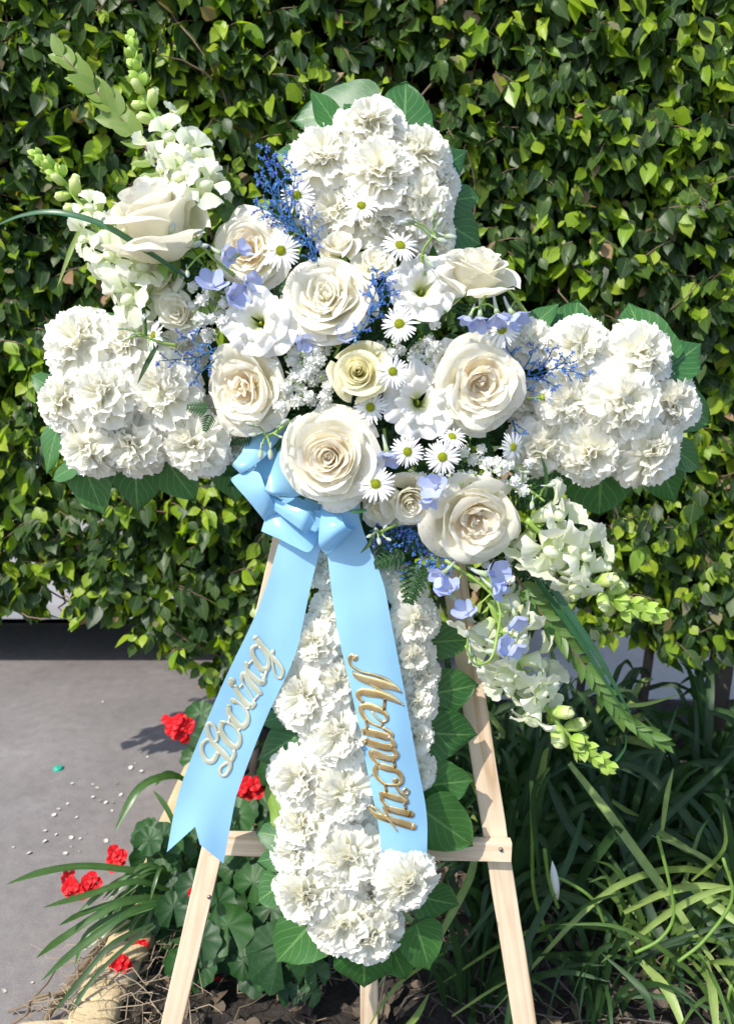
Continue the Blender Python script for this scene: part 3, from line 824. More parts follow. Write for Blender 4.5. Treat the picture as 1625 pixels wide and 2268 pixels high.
ger = empty('geranium', Matrix.Translation(GO), 'bushy geranium with scalloped leaves and red flower heads, behind the left easel leg', 'plant')
gl = [(620, 2110, 150, 1.34), (520, 1920, 70, 1.5), (480, 2000, 95, 1.40), (445, 2080, 90, 1.36), (560, 1955, 85, 1.44), (505, 2050, 110, 1.38), (600, 2010, 80, 1.42), (460, 1900, 70, 1.55),
      (560, 2070, 90, 1.40), (680, 2080, 85, 1.40), (430, 1960, 80, 1.44), (385, 2010, 80, 1.42), (400, 1880, 70, 1.52),
      (370, 1930, 75, 1.5), (540, 2130, 70, 1.36), (450, 2140, 75, 1.36), (400, 2130, 70, 1.36), (700, 2150, 60, 1.36), (690, 2200, 50, 1.34), (500, 1880, 55, 1.5),
      (445, 1580, 65, 1.85), (455, 1640, 70, 1.8), (430, 1680, 60, 1.8), (470, 1700, 60, 1.76), (420, 1830, 60, 1.6), (330, 1830, 45, 1.62), (640, 2200, 50, 1.34), (585, 2160, 60, 1.36)]
r = random.Random(3)
for i in range(26):
    gl.append((r.uniform(300, 400), r.uniform(1840, 2090), r.uniform(45, 75), r.uniform(1.46, 1.6)))
for i in range(60):
    gl.append((r.uniform(420, 760), r.uniform(1700, 2180), r.uniform(55, 95), r.uniform(1.55, 1.85)))
gs = MB()
for i, (px, py, wpx, y) in enumerate(gl):
    p = at_y(px, py, y)
    if p.z < .05: p = at_z(px, py, .05 + r.uniform(0, .05))
    s = wpx * ppx(p)
    nrm = Vector((r.uniform(-.5, .35), -1.0, r.uniform(.35, 1.3))).normalized()
    M = frame(p - GO, nrm, r.uniform(-.9, .9), s, Vector((0, .3, 1)))
    child('leaf', ger_m[i % 4], ger, M)
    q = p - GO
    root = Vector((q.x * .5 + r.uniform(-.05, .05), .05 + q.y * .3, .0))
    gs.tube([q, q * .6 + root * .4 + Vector((0, .03, -.02)), root], [.0016, .002, .003], 5, cap=False)
child('stems', gs.mesh('geranium_stems', M_STEM), ger)
blm = MB()
for k in range(5):
    a = k * 2 * math.pi / 5
    Mk = Matrix.Rotation(a, 4, 'Z')
    blm.grid(4, 4, lambda u, v: ((u - .5) * (.2 + .55 * math.sin(math.pi * min(1, v * .85))), .08 + .5 * v, .12 * v * v + .05 * math.cos((u - .5) * 6)), M=Mk)
bl_mesh = blm.mesh('geranium_blossom', M_RED)
def ghead(px, py, y, wpx, hpx, n, seed):
    r = random.Random(seed); c_ = at_y(px, py, y); s = ppx(c_)
    mb = MB()
    blp = []
    for i in range(n):
        a = i * 2.4; q = math.sqrt((i + .5) / n)
        d = Vector((math.cos(a) * q * wpx * .46 * s, -math.sqrt(max(0, 1 - q * q)) * wpx * .3 * s, math.sin(a) * q * hpx * .46 * s)); d += Vector((r.uniform(-.1, .1), r.uniform(-.1, .1), r.uniform(-.12, .12))) * wpx * s
        blp.append(d)
        mb.tube([(0, 0, -hpx * .7 * s), (0, 0, -hpx * .3 * s), d], [.001, .0009, .0008], 4, cap=False)
    mb.tube([(0, 0, -hpx * .65 * s), (.01, .03, -hpx * 1.1 * s), (.03, .08, -hpx * 1.7 * s)], [.0015, .0015, .0015], 5, cap=False)
    h = child('flower_head', mb.mesh('geranium_head_stems', M_STEM), ger, Matrix.Translation(c_ - GO))
    for d in blp:
        M = frame(d, Vector((d.x * 8 + r.uniform(-.3, .3), -1 + r.uniform(-.2, .2), d.z * 8 + .5)), r.uniform(0, 6), r.uniform(18, 25) * s, Vector((0, 0, 1)))
        child('blossom', bl_mesh, h, M)
ghead(400, 1600, 1.72, 66, 72, 11, 1)
ghead(180, 1950, 1.42, 84, 50, 18, 2)
ghead(258, 1900, 1.55, 34, 52, 9, 3)
ghead(270, 2132, 1.36, 32, 42, 7, 4)
ghead(310, 2098, 1.42, 26, 26, 5, 5)
ghead(552, 1740, 1.75, 60, 40, 9, 6)
ghead(490, 2185, 1.42, 70, 50, 12, 7)
ghead(430, 1975, 1.36, 12, 10, 3, 8)

# litter: twigs, straw, dry leaves
def litter(name, n, seed, region, label_cols, lenr, rad, mat):
    r = random.Random(seed); mb = MB()
    for i in range(n):
        x, y = region(r)
        a = r.uniform(0, 6.28); L = r.uniform(*lenr); z = hz(x, y) + r.uniform(.003, .03)
        d = Vector((math.cos(a), math.sin(a), r.uniform(-.12, .25))) * L
        p = Vector((x, y, z)); mid = p + d * .35 + Vector((r.uniform(-.25, .25) * L, r.uniform(-.25, .25) * L, r.uniform(0, .15) * L)); mid2 = p + d * .7 + Vector((r.uniform(-.3, .3) * L, r.uniform(-.3, .3) * L, r.uniform(0, .15) * L))
        mb.tube([p, mid, mid2, p + d], [rad, rad * .9, rad * .8, rad * .4], 4, cap=False)
    return tag(link(name, mb.mesh(name, mat)), kind='stuff')
def bed_region(r):
    y = r.uniform(1.0, 2.3); return (r.uniform(-.2, 1.3), y)
litter('dry_twigs', 480, 5, bed_region, None, (.03, .14), .0016, M_STRAW)
litter('grey_twigs', 330, 6, bed_region, None, (.05, .2), .0022, plain('grey_twig', (.11, .095, .085), .8, 0, .2, 30, .4))
def kerb_region(r):
    t = r.uniform(1.2, 5); p = kerb_at(t); return (p[0] + r.uniform(-.03, .22), p[1] + r.uniform(-.05, .05))
litter('kerb_twigs', 190, 8, kerb_region, None, (.03, .12), .0012, plain('pale_straw', (.34, .27, .18), .8, .1, .2, 30, .4))
M_LIT = leaf_mat('leaf_litter', (0, 0, 0), (0, 0, 0), (.2, .15, .1), .75, .1, (1, 1, 1), 6, attr='tint')
N = 3200
xx = rng.uniform(-.45, 1.35, N); yy = rng.uniform(1.0, 2.35, N)
keep = np.array([x > kx(y) + kw for x, y in zip(xx, yy)]); xx, yy = xx[keep], yy[keep]; N = len(xx)
zz = np.array([hz(x, y) for x, y in zip(xx, yy)]) + rng.uniform(.003, .02, N)
aa = rng.uniform(0, 6.28, N)
g = rng.uniform(0, 1, N)
cols = np.c_[.03 + .22 * g ** 5, .022 + .16 * g ** 5, .016 + .10 * g ** 5]
mass('leaf_litter', LV, LF, LU, np.c_[xx, yy, zz], np.c_[np.cos(aa), np.sin(aa), rng.normal(0, .25, N)], np.c_[rng.normal(0, .5, N), rng.normal(0, .5, N), np.ones(N)],
     rng.uniform(.015, .045, N), cols, M_LIT)
# curling dry twigs on the asphalt at the lower left
for k, (pts, lb) in enumerate(((( (20, 2240), (90, 2215), (150, 2190), (230, 2165), (330, 2110)), 'long curved dry twig lying from the asphalt onto the yellow kerb'),
                    (((15, 2275), (60, 2245), (70, 2215), (110, 2200)), 'short forked dry twig on the asphalt in the lower left corner'),
                    (((100, 2262), (130, 2210), (200, 2120), (250, 2060)), 'bent brown stalk leaning on the left side of the kerb'))):
    mb = MB(); ps = [at_z(px, py, .01 + .03 * i) for i, (px, py) in enumerate(pts)]
    o0 = ps[0].copy()
    mb.tube([Vector(tuple(q)) - o0 for q in catmull([tuple(p) for p in ps], 5)], [.003 if k < 2 else .007] * (len(pts) * 5 - 4), 6)
    if k < 2:
        mb.tube([ps[2] - o0, ps[2] - o0 + Vector((.02, .03, .01)), ps[2] - o0 + Vector((.02, .07, .0))], [.002, .002, .001], 5)
    o = link('dry_twig', mb.mesh('dry_twig', M_STRAW)); o.location = o0
    tag(o, lb, 'twig')

# fallen blossoms on the asphalt, and a bottle cap
fm = MB()
for k in range(5):
    Mk = Matrix.Rotation(k * 1.2566, 4, 'Z')
    fm.grid(3, 3, lambda u, v: ((u - .5) * (.15 + .5 * math.sin(math.pi * min(1, v * .8))), .05 + .5 * v, .15 * v), M=Mk)
M_FALL = plain('dried_blossom', (.66, .61, .54), .7, .1, .2)
fall = fm.mesh('fallen_blossom', M_GYP)
fb = [(160, 1735), (205, 1737), (258, 1735), (206, 1765), (222, 1773), (235, 1777), (150, 1780), (268, 1760), (248, 1795), (130, 1792), (280, 1775), (250, 1777), (170, 1810), (100, 1840), (125, 1848), (158, 1855),
      (178, 1857), (235, 1862), (157, 1875), (145, 1890), (175, 1886), (65, 1889), (30, 1876), (100, 1863), (327, 1676), (313, 1708), (228, 1554), (8, 2195), (72, 2176), (215, 1745), (190, 1845), (120, 1805), (300, 1690), (290, 1700)]
for i, (px, py) in enumerate(fb):
    p = at_z(px, py, .003)
    o = link('fallen_blossom', fall, None, Matrix.Translation(p) @ Matrix.Rotation(i * 1.7, 4, 'Z') @ Matrix.Rotation(.5 * math.sin(i), 4, 'X') @ Matrix.Scale(.0075 + .003 * math.sin(i * 3.1), 4))
    o.data.materials[0] = M_FALL; tag(o, 'tiny white fallen blossom lying on the grey asphalt left of the kerb', 'blossom', 'fallen blossoms on the asphalt')
p = at_z(130, 1703, 0)
mb = MB()
cp = [(.001, .0075), (.010, .0075), (.0125, .006), (.0135, .003), (.0142, 0)]
mb.grid(42, 4, lambda u, v: ((cp[round(v * 4)][0] * (1 + (.05 * math.cos(21 * u * 2 * math.pi) if v > .6 else 0))) * math.cos(u * 2 * math.pi), (cp[round(v * 4)][0] * (1 + (.05 * math.cos(21 * u * 2 * math.pi) if v > .6 else 0))) * math.sin(u * 2 * math.pi), cp[round(v * 4)][1]))
o = link('bottle_cap', mb.mesh('bottle_cap', plain('cap_green', (.02, .33, .22), .35, 0, .5))); o.location = p
tag(o, 'small green bottle cap lying on the asphalt at the left', 'bottle cap')
# ================================================================== EASEL
def beam(name, pa, pb, wid, dep, mat, parent, face=None, org=None, jag=0):
    """wooden stick from pa to pb; its broad face looks along face"""
    face = face or CN
    t = (pb - pa).normalized(); x = t.cross(face).normalized(); n = x.cross(t)
    L = (pb - pa).length
    M = Matrix((x, t, n)).transposed().to_4x4()
    mb = MB(); e = .0012
    ring = [(-wid / 2 + e, -dep / 2), (wid / 2 - e, -dep / 2), (wid / 2, -dep / 2 + e), (wid / 2, dep / 2 - e), (wid / 2 - e, dep / 2), (-wid / 2 + e, dep / 2), (-wid / 2, dep / 2 - e), (-wid / 2, -dep / 2 + e)]
    vs = []; ns = 24
    for i in range(ns + 1):
        for (a, c) in ring:
            j = .0006 * noise.noise(Vector((a * 300, i * 1.3, c * 300)))
            vs.append((a + j, L * i / ns, c + j))
    fs = [(i * 8 + k, i * 8 + (k + 1) % 8, (i + 1) * 8 + (k + 1) % 8, (i + 1) * 8 + k) for i in range(ns) for k in range(8)]
    fs += [tuple(range(8))[::-1], tuple(ns * 8 + k for k in range(8))]
    # faces wound outward
    mb.add(vs, [f[::-1] for f in fs])
    o = child(name, mb.mesh(name, mat, False), parent, Matrix.Translation(pa - org) @ M)
    return o
EO = at_z(790, 2330, 0)
easel = empty('easel', Matrix.Translation(EO), 'raw pine wooden easel carrying the flower cross', 'easel')
def down_to_floor(pa, pb):
    d = pb - pa; return pa + d * (pa.z / -d.z) * 1.0
la, lb = onp(475, 1900, -.050), onp(393, 2235, -.050)
ltop = onp(668, 1150, -.050)
lf = down_to_floor(la, lb)
ltop = la + (la - lf) * ((ltop.z - la.z) / (la.z - lf.z))
ra, rb = onp(1112, 1900, -.050), onp(1165, 2267, -.050)
rf = down_to_floor(ra, rb)
rtop = ra + (ra - rf) * ((1.25 - ra.z) / (ra.z - rf.z))
beam('leg', lf, onp(640, 1150, -.050), .033, .019, M_WOODV, easel, org=EO)
beam('leg', rf, onp(985, 1150, -.050), .036, .019, M_WOODV, easel, org=EO)
ca, cb = onp(466, 1866, -.0305), onp(1130, 1882, -.0305)
beam('crossbar', ca, cb, .031, .019, M_WOODH, easel, org=EO)
bt = onp(812, 1150, -.085)
bf = at_z(818, 2360, 0)
beam('rear_leg', bf, bt, .030, .019, M_WOODV, easel, org=EO)
beam('top_block', onp(640, 1170, -.03), onp(985, 1170, -.03), .03, .019, M_WOODH, easel, org=EO)
for (px, py) in ((1108, 1880), (486, 1864), (464, 1985)):
    mb = MB(); mb.tube([(0, 0, 0), (0, 0, .0035)], [.0032, .0028], 10)
    off = -.0215 if py < 1900 else -.041
    child('nail', mb.mesh('nail', M_METAL), easel, frame(onp(px, py, off) - EO, CN))

# ================================================================== FLOWER CROSS
M_FOAM = plain('floral_foam', (.03, .07, .025), .95, 0, .1, 80, .4, bmp=.8)
XO = onp(815, 1130, 0)
cross = empty('cross_frame', Matrix.Translation(XO), 'green foam cross that the flowers are pinned into, hung on the easel', 'flower frame')
def foam(name, px0, py0, px1, py1, m=.0):
    a = onp((px0 + px1) / 2, (py0 + py1) / 2, .0)
    h = (onp((px0 + px1) / 2, py0, 0) - onp((px0 + px1) / 2, py1, 0)).length / 2
    wd = (onp(px0, (py0 + py1) / 2, 0) - onp(px1, (py0 + py1) / 2, 0)).length / 2
    M = Matrix((CX, CU, CN)).transposed().to_4x4()
    mb = MB(); nx, ny = max(2, int(wd / .015)), max(2, int(h / .015))
    # rounded, slightly lumpy block
    def fn(u, v):
        x, y = (u * 2 - 1), (v * 2 - 1)
        e = 1 - max(abs(x) ** 8, abs(y) ** 8)
        z = .034 * e ** .3 + .004 * noise.noise(Vector((u * 9, v * 9, m)))
        return (x * wd, y * h, z - .022)
    mb.grid(nx * 2, ny * 2, fn)
    mb.box((-wd, -h, -.0305 + .01), (wd, h, -.0185))
    child(name, mb.mesh(name, M_FOAM), cross, Matrix.Translation(a - XO) @ M)
foam('upright', 715, 270, 920, 2050, 1)
foam('arm', 150, 770, 712, 990, 2); foam('arm', 923, 770, 1480, 990, 3)

# ------------------------------------------------------------------ carnations
def fan_petal(seed, mat, half=46, amp=.11, claw=.12, serr=.032, nu=22, nv=6, bowl=.12, freq=5.5):
    r = random.Random(seed); mb = MB(); H_ = R(half)
    p1, p2, p3 = (r.uniform(0, 6.28) for _ in range(3)); k1, k2 = r.uniform(.8, 1.2) * freq, r.uniform(.8, 1.2) * freq * 2.1
    ends = [1 + r.uniform(-serr, serr) + (serr * .6 if i % 2 else -serr * .6) - .10 * abs(i / nu * 2 - 1) ** 3 for i in range(nu + 1)]
    vs = []; uv = []
    for j in range(nv + 1):
        for i in range(nu + 1):
            u = i / nu * 2 - 1; v = j / nv
            a = u * H_ * (.35 + .65 * v ** .6)
            e = 1 + (ends[i] - 1) * v ** 3
            s = (claw + (1 - claw) * v) * e
            ruff = amp * v ** 1.6 * (math.sin(k1 * u + p1) + .55 * math.sin(k2 * u + p2) + .3 * math.sin(k1 * .5 * u + p3) + .28 * v * v * math.sin(k2 * 2.1 * u + p2))
            vs.append((s * math.sin(a), s * math.cos(a), ruff - bowl * v * v)); uv.append((i / nu, v))
    fs = [(j * (nu + 1) + i, j * (nu + 1) + i + 1, (j + 1) * (nu + 1) + i + 1, (j + 1) * (nu + 1) + i) for j in range(nv) for i in range(nu)]
    mb.add(vs, fs, uv)
    return mb
carn_p = [fan_petal(s, M_CARN, half=r_h, amp=a, bowl=.26, freq=4.2).mesh('carnation_petal', M_CARN) for s, r_h, a in ((1, 54, .055), (2, 60, .07), (3, 48, .06), (4, 56, .07), (5, 62, .055), (6, 52, .065))]
carn_m = [fan_petal(s, M_CARN, half=r_h, amp=a * .72, freq=5.0, bowl=.42).mesh('carnation_inner_petal', M_CARNC) for s, r_h, a in ((11, 40, .15), (12, 46, .18), (13, 36, .16), (14, 50, .19), (15, 44, .15), (16, 38, .2))]
ZERO = Matrix.Identity(4)
def petal_M(th, ph, L, base, twist=0.0, lift=0.0):
    """petal local Y -> direction (th from Z, azimuth ph); local Z faces the flower axis"""
    d = Vector((math.sin(th) * math.cos(ph), math.sin(th) * math.sin(ph), math.cos(th)))
    n = Vector((-math.cos(th) * math.cos(ph), -math.cos(th) * math.sin(ph), math.sin(th)))
    x = d.cross(n)
    M = Matrix((x, d, n)).transposed().to_4x4()
    return Matrix.Translation(base) @ Matrix.Rotation(twist, 4, d) @ M @ Matrix.Scale(L, 4)
def park(e):
    """prototypes are moved to their first place, never left over"""
    e['_new'] = 1
    return e
def make_carnation(seed):
    r = random.Random(seed); e = empty('carnation')
    base = Vector((0, 0, -.40)); n = 30
    for i in range(n):
        f = i / (n - 1)
        th = R(96 - 50 * f + r.uniform(-7, 7)); ph = i * 2.39996 + r.uniform(-.25, .25)
        L = (1.02 - .04 * f) * r.uniform(.93, 1.06)
        pm = carn_p[r.randrange(6)] if f < .5 else carn_m[r.randrange(6)]
        child('petal', pm, e, petal_M(th, ph, L, base + Vector((0, 0, .12 * f)), r.uniform(-.25, .25)))
    mb = MB()
    for i in range(24):
        f = i / 23; th = R(44 - 36 * f + r.uniform(-9, 9)); ph = i * 2.39996 + r.uniform(-.5, .5)
        q = fan_petal(seed * 50 + i, M_CARNC, half=r.uniform(26, 42), amp=.10, freq=6, bowl=r.uniform(.10, .42), nu=12, nv=4, serr=.04)
        M = petal_M(th, ph, r.uniform(.80, .95), Vector((0, 0, -.27)), r.uniform(-.8, .8))
        mb.add([M @ Vector(v) for v in q.v], q.f, q.uv)
    hb = MB(); hb.ball((0, 0, -.34), (.60, .60, .46), 14, 8, lump=.25, seed=seed)  # white ball added to keep the gaps between petals bright
    child('gap_filler', hb.mesh('gap_filler', M_CARNC), e)
    tag(child('inner_petals', mb.mesh('inner_petals', M_CARNC), e), kind='stuff')
    return e
protos = {}
def place(kind, maker, nvar, M, label, cat, group=None):
    """first use of a variant moves the prototype itself, later uses copy it"""
    k = kindcount.get(kind, 0); kindcount[kind] = k + 1
    key = (kind, k % nvar)
    if key not in protos:
        e = maker(k % nvar + 1); protos[key] = e
    else:
        e = copy_tree(protos[key])
        for p in ('group',):
            if p in e: del e[p]
    e.matrix_world = M
    return tag(e, label, cat, group)
kindcount = {}
def cr_tilt(px, py):
    """how far a bloom pinned at this pixel turns away from the cross face"""
    tx = ty = 0
    if py < 600: tx = (px - 822) / 170 * .55; ty = .25 + .55 * max(0, (420 - py) / 200)
    elif px < 480: ty = (885 - py) / 150 * .55; tx = -.25 - .45 * max(0, (330 - px) / 200)
    elif px > 1130: ty = (890 - py) / 150 * .55; tx = .2 + .45 * max(0, (px - 1330) / 200)
    else: tx = (px - 790) / 150 * .5; ty = -.5 * max(0, (py - 1900) / 200)
    return tx, ty
def fpos(px, py, off, tx, ty, spin, rpx, scale=1.0):
    p = onp(px, py, off)
    return frame(p, CN + CX * tx + CU * ty, spin, rpx * ppx(p) * scale, CU)
carn = [
 # top arm
 (820, 268, 74, .050, 'white carnation at the very top of the cross'),
 (716, 338, 76, .050, 'white carnation at the left shoulder of the top arm, against the broad leaf'),
 (838, 372, 80, .070, 'white carnation in the middle of the top arm, under the topmost bloom'),
 (938, 335, 66, .045, 'white carnation at the right shoulder of the top arm'),
 (940, 440, 72, .055, 'white carnation low on the right side of the top arm'),
 (852, 482, 68, .050, 'white carnation behind the upper daisy at the foot of the top arm'),
 (735, 462, 66, .045, 'creamy carnation on the top arm between blue statice and the upper daisy'),
 (968, 395, 52, .030, 'half-hidden white carnation on the right rim of the top arm'),
 (965, 525, 50, .035, 'white carnation behind the pale delphinium buds right of the top arm'),
 (760, 405, 50, .035, 'small white carnation tucked between the left and middle blooms of the top arm'),
 # left arm
 (172, 756, 84, .050, 'big creamy carnation at the upper left corner of the left arm'),
 (278, 752, 66, .050, 'white carnation at the upper edge of the left arm under the pale leaf'),
 (134, 888, 64, .040, 'white carnation at the far left tip of the cross'),
 (226, 872, 74, .075, 'white carnation in the middle of the left arm, near its tip'),
 (352, 868, 80, .070, 'white carnation in the middle of the left arm below the blue statice'),
 (190, 990, 70, .045, 'white carnation at the lower left corner of the left arm'),
 (288, 990, 68, .050, 'white carnation at the lower edge of the left arm, second from its tip'),
 (424, 988, 72, .060, 'wide white carnation at the lower edge of the left arm, left of the bow'),
 (524, 992, 42, .030, 'small white carnation beside the top of the blue bow'),
 (388, 775, 56, .040, 'white carnation behind the left spray of blue statice'),
 (470, 930, 46, .030, 'white carnation under the left fern tip'),
 # right arm
 (1180, 752, 52, .045, 'creamy carnation at the inner upper edge of the right arm beside a daisy bud'),
 (1284, 765, 68, .055, 'white carnation at the upper edge of the right arm, its middle one'),
 (1424, 780, 76, .050, 'white carnation at the upper right corner of the right arm'),
 (1262, 888, 64, .060, 'white carnation in the middle of the right arm behind the side-on daisy'),
 (1388, 886, 84, .075, 'largest white carnation in the middle of the right arm'),
 (1494, 890, 64, .040, 'white carnation at the far right tip of the cross'),
 (1196, 1000, 66, .045, 'white carnation at the inner lower edge of the right arm'),
 (1310, 1004, 76, .055, 'white carnation at the lower edge of the right arm, its middle one'),
 (1442, 1008, 76, .050, 'white carnation at the lower right corner of the right arm'),
 (1165, 890, 48, .035, 'white carnation hidden at the root of the right arm beside the large rose'),
 # lower upright
 (712, 1262, 44, .035, 'shaded white carnation high between the two ribbon tails'),
 (735, 1350, 46, .035, 'shaded white carnation between the ribbon tails, below the bow'),
 (692, 1420, 58, .050, 'white carnation right of the word Loving, at the height of its last letter'),
 (752, 1420, 38, .040, 'small white carnation hugging the left edge of the gold lettered tail'),
 (750, 1512, 58, .050, 'creamy carnation left of the initial of the gold lettering'),
 (668, 1545, 74, .050, 'white carnation at the left side of the upright just below the silver lettering'),
 (744, 1634, 74, .058, 'white carnation left of the gold e and m of the lettering'),
 (655, 1722, 68, .048, 'white carnation at the left side of the upright above the curled yellowish leaf'),
 (760, 1760, 76, .058, 'white carnation left of the gold o and r of the lettering'),
 (664, 1832, 62, .048, 'white carnation at the left side of the upright at crossbar height'),
 (646, 1890, 52, .042, 'white carnation on the left rim just under crossbar height'),
 (772, 1905, 78, .060, 'creamy full carnation left of the end of the right ribbon tail'),
 (674, 1985, 72, .050, 'white carnation at the lower left of the upright'),
 (905, 1962, 66, .080, 'white carnation under the cut end of the right ribbon tail'),
 (760, 2050, 74, .055, 'white carnation at the bottom of the upright, left of centre'),
 (818, 2075, 72, .045, 'lowest white carnation at the foot of the cross'),
 (848, 1250, 40, .030, 'shaded white carnation under the dark fern right of the bow'),
 (905, 1300, 46, .030, 'white carnation on the upright right of the dark fern'),
 (925, 1375, 54, .038, 'white carnation on the right rim of the upright, uppermost in full view'),
 (912, 1455, 54, .040, 'white carnation right of the gold initial'),
 (935, 1500, 44, .030, 'white carnation on the right rim beside the gold initial'),
 (922, 1560, 50, .036, 'white carnation on the right rim right of the gold e'),
 (918, 1635, 50, .036, 'white carnation on the right rim right of the gold m'),
 (930, 1712, 42, .032, 'small white carnation on the right rim right of the gold o'),
 (850, 1880, 66, .040, 'white carnation behind the end of the right ribbon tail'),
 (828, 1990, 56, .040, 'white carnation between the full creamy one and the lowest one'),
 (845, 1500, 60, .025, 'white carnation under the gold lettered tail, upper one'),
 (860, 1640, 60, .025, 'white carnation under the gold lettered tail, middle one'),
 (870, 1770, 60, .025, 'white carnation under the gold lettered tail, lower one'),
]
r = random.Random(5)
for (px, py, rp, off, lb) in carn:
    tx, ty = cr_tilt(px, py)
    place('carnation', make_carnation, 5, fpos(px, py, off, tx + r.uniform(-.15, .15), ty + r.uniform(-.15, .15), r.uniform(0, 6.28), rp, 1.05), lb, 'carnation', 'white carnations covering the cross')

# ------------------------------------------------------------------ broad leaves round the edge
def broad_leaf(name, mat, wdt=.42, cup=.1, wave=.03, seed=0, blunt=1.0):
    mb = MB()
    def fn(u, v):
        a = (u - .5) * 2
        prof = (math.sin(math.pi * min(1, v * .5 + .5 * v ** 2.2)) if v < .999 else 0)
        wv = wdt * (max(0, 1 - abs((v - .36) / (.36 if v < .36 else .64)) ** (1.75 if v > .36 else 2.8))) ** .72
        jag = 1 + .014 * math.sin(v * 70 + seed) + .05 * math.sin(v * 9 + seed * 2 + (a > 0) * 2)
        z = -cup * v * v + .07 * abs(a) * wv + wave * math.sin(v * 8 + seed) * a * a - .012 * math.sin(6 * 2 * math.pi * (v - .5 * abs(a))) * (1 - abs(a))
        return (a * wv * jag, v - .06 * a * a * (v > .02), z)
    mb.grid(10, 16, fn)
    return mb.mesh(name, mat)
bl = [broad_leaf('broad_leaf', M_SALAL, w_, c_, .03, s) for s, w_, c_ in ((0, .42, .10), (2, .46, .04), (4, .38, .16))]
bly = broad_leaf('broad_leaf', M_SALALY, .36, .25, .07, 1)
def leaf_at(px, py, lpx, ang, wf, label, off=.012, tiltn=(0, 0), mesh=None, spin=0):
    """leaf centred at px,py; ang = picture direction of its tip, degrees counter-clockwise from right"""
    c_ = onp(px, py, off); s = lpx * ppx(c_)
    a = R(ang); d = CX * math.cos(a) + CU * math.sin(a)
    n = (CN + CX * tiltn[0] + CU * tiltn[1]).normalized()
    d = (d - n * d.dot(n)).normalized(); x = d.cross(n)
    M = Matrix((x, d, n)).transposed().to_4x4()
    S = Matrix.Diagonal((s * wf, s, s, 1))
    o = link('broad_leaf', mesh or bl[leafc[0] % 3], None, Matrix.Translation(c_ - d * s * .5) @ M @ S)
    leafc[0] += 1
    return tag(o, label, 'leaf', 'broad green leaves framing the cross')
leafc = [0]
